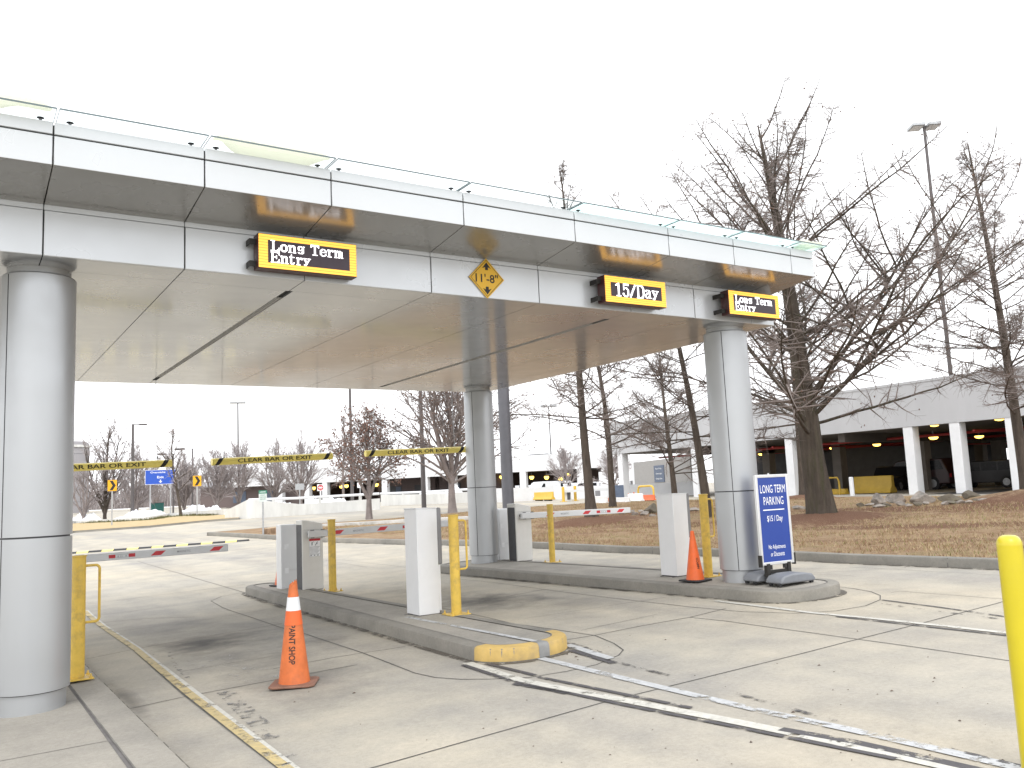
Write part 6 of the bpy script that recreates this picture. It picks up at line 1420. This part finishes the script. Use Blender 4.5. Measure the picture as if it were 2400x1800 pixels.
vase('vase shaped bare tree between the middle clearance bar and the low brown building', 645, 1182, 96, 1052, 14, 52, 1.1)
vase('upright bare tree below the left end of the middle clearance bar', 560, 1190, 90, 1042, 10, 53, 1.0)
vase('bushy bare tree just right of the right chevron sign', 508, 1192, 86, 1072, 12, 54, 1.3)
vase('bushy bare tree just left of the right chevron sign', 432, 1192, 88, 1078, 12, 55, 1.3)
vase('low bare tree behind the green dumpster and the blue exit board', 362, 1180, 112, 1092, 14, 56, .7)
vase('wide bare tree right of the left chevron sign, below the light pole', 318, 1192, 82, 1070, 16, 57, 1.1)
vase('wide bare tree beside the left column below the round tower', 196, 1205, 80, 1092, 16, 58, .6)
P = G(245, 1222); P.z += .05; tree('bare_tree', 'tall many stemmed bare tree behind the left chevron sign', P, ZAB(P, 250, 992)-P.z, .15, 59, (.2, 0), 30, .12, .92, (5.2, 1.6), (45, 74), .01, (10, .42), (6, .55), (22, 50), (25, 60), .1, .5, .013, None, [M_bark, M_twigp], 0, None, .03, ((.5, R(15), R(72), 8.0, .12), (.6, R(190), R(70), 6.5, .11), (.4, R(80), R(76), 7.0, .11)), .15, 1.2)
P = G(424, 1212); P.z += .05; tree('bare_tree', 'slim bare tree in front of the blue exit board', P, ZAB(P, 386, 1018)-P.z, .13, 60, (-.9, 0), 24, .3, .96, (3.4, .9), (30, 70), .02, (8, .45), (5, .5), (22, 50), (25, 60), .1, .42, .013, None, [M_bark, M_twigp], 0, None, .03, (), .25, 1.2)
for i, (px, lab) in enumerate(((1330, 'leafless shrub in front of the far garage column left of the dark trunk'), (1480, 'leafless shrub in front of the far garage opening behind the thin tree'))):
    P = AT(px-(0 if i == 0 else 40), 1160, 84); P.z = 1.0
    tree('bare_shrub', lab, P, 4.2, .07, 70+i, (0, 0), 26, .05, .8, (3.0, 1.6), (40, 75), 0, (10, .4), (6, .5), (15, 40), (20, 50), 0, .6, .014, None, [M_twigp, M_twigp], 0, None, .03, ((.2, 0.3, 1.1, 3.4, .05), (.2, 3.3, 1.1, 3.4, .05)), .1, 1.1, 8, None, 'shrub')
# distant tree line and hedge on the low wall
def scrub(name, label, pts, h, dens_, seed, m_, wid=1.0, cat='shrub'):
    rg = np.random.default_rng(seed); t = None; V, F = [], []; b = 0; out = []
    for a, c in zip(pts[:-1], pts[1:]):
        n = max(6, int((c-a).length*dens_)); u = rg.random(n)[:, None]; p = np.array(a)*(1-u)+np.array(c)*u+rg.normal(0, wid*.35, (n, 3))*np.array([1, 1, 0]); p[:, 2] = [zg(q[0], q[1]) for q in p]
        d = norm(rg.normal(0, .6, (n, 3))+np.array([0, 0, 1.])); out.append(walk(rg, p, d, h*rg.uniform(.4, 1.1, n), 4, .3, .05))
    P = np.concatenate(out); Rr = np.full((len(P), 1), .03)*(1-.5*np.linspace(0, 1, 4)[None]); V, F = tubes_batch(P, Rr, 3); o = mesh_np(name, [(V, F, 0)], [m_]); tag(o, label, cat, None, 'stuff'); return o
scrub('ground_cover', 'olive green ground cover spilling along the foot of the low wall', [G(205, 1229), G(300, 1225), G(352, 1222), G(395, 1215), G(440, 1212), G(500, 1211.5)], .3, 90, 81, M_ivy, .7, 'ground cover')
rg = np.random.default_rng(5); q0, q1 = AT(100, 1160, 230), AT(720, 1140, 230); n = 2600; u = rg.random(n)[:, None]; p = np.array(q0)*(1-u)+np.array(q1)*u+rg.normal(0, 6, (n, 3)); p[:, 2] = 1.5
WP = walk(rg, p, norm(rg.normal(0, .35, (n, 3))+np.array([0, 0, 1.])), rg.uniform(3, 9, n), 5, .12, .05); V, F = tubes_batch(WP, np.full((n, 1), .09)*(1-.6*np.linspace(0, 1, 5)[None]), 3)
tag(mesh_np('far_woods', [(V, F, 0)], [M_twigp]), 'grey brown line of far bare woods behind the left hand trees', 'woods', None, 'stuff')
# mulch strip and rocks along the lawn
R0 = [G(2010, 1202), G(2110, 1203), G(2200, 1200), G(2280, 1192), G(2345, 1187)]
def rock(label, px, py, wpx, hpx, seed, matl, flat=.6, group=None, rz=0, name='rock'):
    P = G(px, py); s = depth_of(P)/2029; w_, h_ = wpx*s/2, hpx*s; rr = random.Random(seed); bm = bmesh.new(); bmesh.ops.create_icosphere(bm, subdivisions=3, radius=1)
    pl = [(Vector((rr.uniform(-1, 1), rr.uniform(-1, 1), rr.uniform(-.3, 1))).normalized(), rr.uniform(.32, .72)) for _ in range(10)]
    for v in bm.verts:
        for nn, dd in pl:
            e = v.co.dot(nn)-dd
            if e > 0: v.co -= nn*e
        v.co *= 1+rr.uniform(-.025, .025)
    zs = [v.co.z for v in bm.verts]; z0 = min(zs); zr = max(zs)-z0; xr = max(abs(v.co.x) for v in bm.verts)
    for v in bm.verts: v.co = Vector((v.co.x*w_/xr, v.co.y*w_*flat/xr, (v.co.z-z0)/zr*h_*1.3-h_*.15))
    me = D.meshes.new(name); bm.to_mesh(me); bm.free(); me.materials.append(matl); o = lk(D.objects.new(name, me)); o.location = (P.x, P.y, zg(P.x, P.y)+.14); o.rotation_euler = (0, 0, -math.atan2(P.x, P.y)+rz); return tag(o, label, 'rock', group)
rock('pointed grey brown boulder, leftmost of the large rocks under the garage', 2057, 1194, 42, 25, 1, M_rock, .6, None, .3)
rock('wide pale grey boulder second from left in the rock row', 2106, 1188, 58, 18, 2, M_rock, .6, None, -.2)
rock('largest grey boulder with a rounded left end in the rock row', 2165, 1189, 60, 25, 3, M_rock, .55, None, .1)
rock('dark brown boulder right of the largest grey boulder', 2230, 1185, 56, 16, 4, M_rockd, .6, None, .2)
rock('knobbly dark boulder, highest in the rock row at its right end', 2282, 1181, 46, 20, 5, M_rockd, .7, None, 0)
rr = random.Random(8)
for i, (px, py) in enumerate([(2015, 1198), (2040, 1196), (2062, 1199), (2078, 1197), (2112, 1195), (2130, 1197), (2150, 1196), (2172, 1193), (2215, 1194), (2230, 1192), (2252, 1191), (2270, 1190), (2290, 1187), (2308, 1187), (2325, 1184)]):
    rock('small flat stone laid along the front of the rock row', px, py, rr.uniform(18, 34), rr.uniform(6, 9), 20+i, M_rock if i % 3 else M_rockd, .7, 'flat stones in front of the rock row', rr.uniform(-.4, .4), 'flat_stone')
rock('mossy dark boulder left of the right ticket cabinet', 1530, 1211, 42, 20, 40, M_rockd, .7)
for i, (px, py) in enumerate([(1436, 1206), (1455, 1208), (1462, 1212), (1480, 1210), (1500, 1209), (1512, 1216), (1530, 1219), (1488, 1216), (1440, 1211)]):
    rock('small pale flat stone in the mulch under the right boom end', px, py, rr.uniform(16, 32), rr.uniform(5, 9), 60+i, M_rock, .7, 'flat stones under the right boom', rr.uniform(-.4, .4), 'flat_stone')
for i, (px, py) in enumerate([(1270, 1214), (1290, 1213), (1310, 1214), (1340, 1213), (1250, 1213)]):
    rock('small dark stone in the edging seen under the right boom', px, py, rr.uniform(18, 28), rr.uniform(5, 8), 80+i, M_rockd, .7, 'dark edging stones under the right boom', rr.uniform(-.4, .4), 'flat_stone')
rock('pale flat slab of rock between the big tree and the blue board', 1878, 1203, 40, 8, 90, M_rock, .6); rock('flat brown slab of rock by the handled bollard on the right island', 1625, 1206, 44, 7, 91, M_rock, .6)
# dry grass blades on the lawn
rg = np.random.default_rng(17); from_poly = [Vector(p) for p in lawn_poly]
px_ = np.array([p[0] for p in lawn_poly]); py_ = np.array([p[1] for p in lawn_poly])
def inside(x, y):
    c = np.zeros(len(x), bool); j = len(px_)-1
    for i in range(len(px_)):
        with np.errstate(divide='ignore', invalid='ignore'):
            k = ((py_[i] > y) != (py_[j] > y)) & (x < (px_[j]-px_[i])*(y-py_[i])/(py_[j]-py_[i])+px_[i])
        c ^= k; j = i
    return c
n = 150000; x = 13+rg.random(n)**1.25*18; y = rg.uniform(2, 38, n); k = inside(x, y); x, y = x[k], y[k]; n = len(x)
clump = np.sin(x*2.1+1.3*np.sin(y*1.3))*np.sin(y*1.7+x*.6)+rg.normal(0, .5, n); k = clump > -.35; x, y = x[k], y[k]; n = len(x)
z = np.array([zg(a, b) for a, b in zip(x, y)])+.133; h = rg.uniform(.025, .085, n); az = rg.uniform(0, 2*np.pi, n); ln = rg.uniform(.2, 1.3, n); wv = .006
A = np.stack([x-wv*np.cos(az), y-wv*np.sin(az), z], -1); B = np.stack([x+wv*np.cos(az), y+wv*np.sin(az), z], -1); az2 = rg.uniform(0, 2*np.pi, n); C_ = np.stack([x+h*ln*np.cos(az2), y+h*ln*np.sin(az2), z+h], -1)
V = np.stack([A, B, C_], 1).reshape(-1, 3); F = np.arange(3*n).reshape(-1, 3); m1 = rg.choice(3, n, p=[.62, .28, .10])
M_bl1 = mat('straw_blades', (.43, .335, .205), 1, 0, .15, 1, spec=.1); M_bl2 = mat('brown_blades', (.25, .15, .085), 1, 0, .2, 1, spec=.1); M_bl3 = mat('green_blades', (.20, .23, .07), 1, 0, .2, 1, spec=.1)
parts = []
for q in range(3): FF = F[m1 == q]; VV = V[FF.ravel()]; parts.append((VV, np.arange(len(VV)).reshape(-1, 3), q))
tag(mesh_np('grass', parts, [M_bl1, M_bl2, M_bl3], None, False), 'dry tan grass blades covering the lawn', 'grass', None, 'stuff')

rg = np.random.default_rng(23); mb = MB()
LT_ = [G(*p) for p in ((1160, 1545), (1275, 1535), (1340, 1530), (1350, 1540), (1330, 1534), (1560, 1500), (1700, 1610), (2350, 1783), (1700, 1690), (1920, 1560), (2090, 1620), (1250, 1750), (1560, 1755), (1390, 1685), (690, 1646), (830, 1625), (2190, 1590), (1430, 1770), (1760, 1740), (2010, 1480), (1950, 1395), (1620, 1640), (1860, 1670), (2250, 1690))]
for i in range(85):
    P = LT_[i] if i < len(LT_) else G(rg.uniform(700, 2380), rg.uniform(1420, 1795)); k = (.015 if i < len(LT_) else .008)*rg.uniform(.5, 1.4); a = rg.uniform(0, 6.28); z = zg(P.x, P.y)+.003
    pts = [(P.x+k*q*math.cos(a+t_), P.y+k*q*.7*math.sin(a+t_), z) for t_, q in zip(np.linspace(0, 5.2, 6), rg.uniform(.5, 1.2, 6))]
    mb.add(pts+[(P.x, P.y, z+k*.5)], [(j, (j+1) % 6, 6) for j in range(6)])
tag(mb.build('litter', mat('dead_leaf_litter', (.13, .10, .08), .95, 0, .4, 40)), 'scattered dead leaf bits and grit on the concrete', 'litter', None, 'stuff')
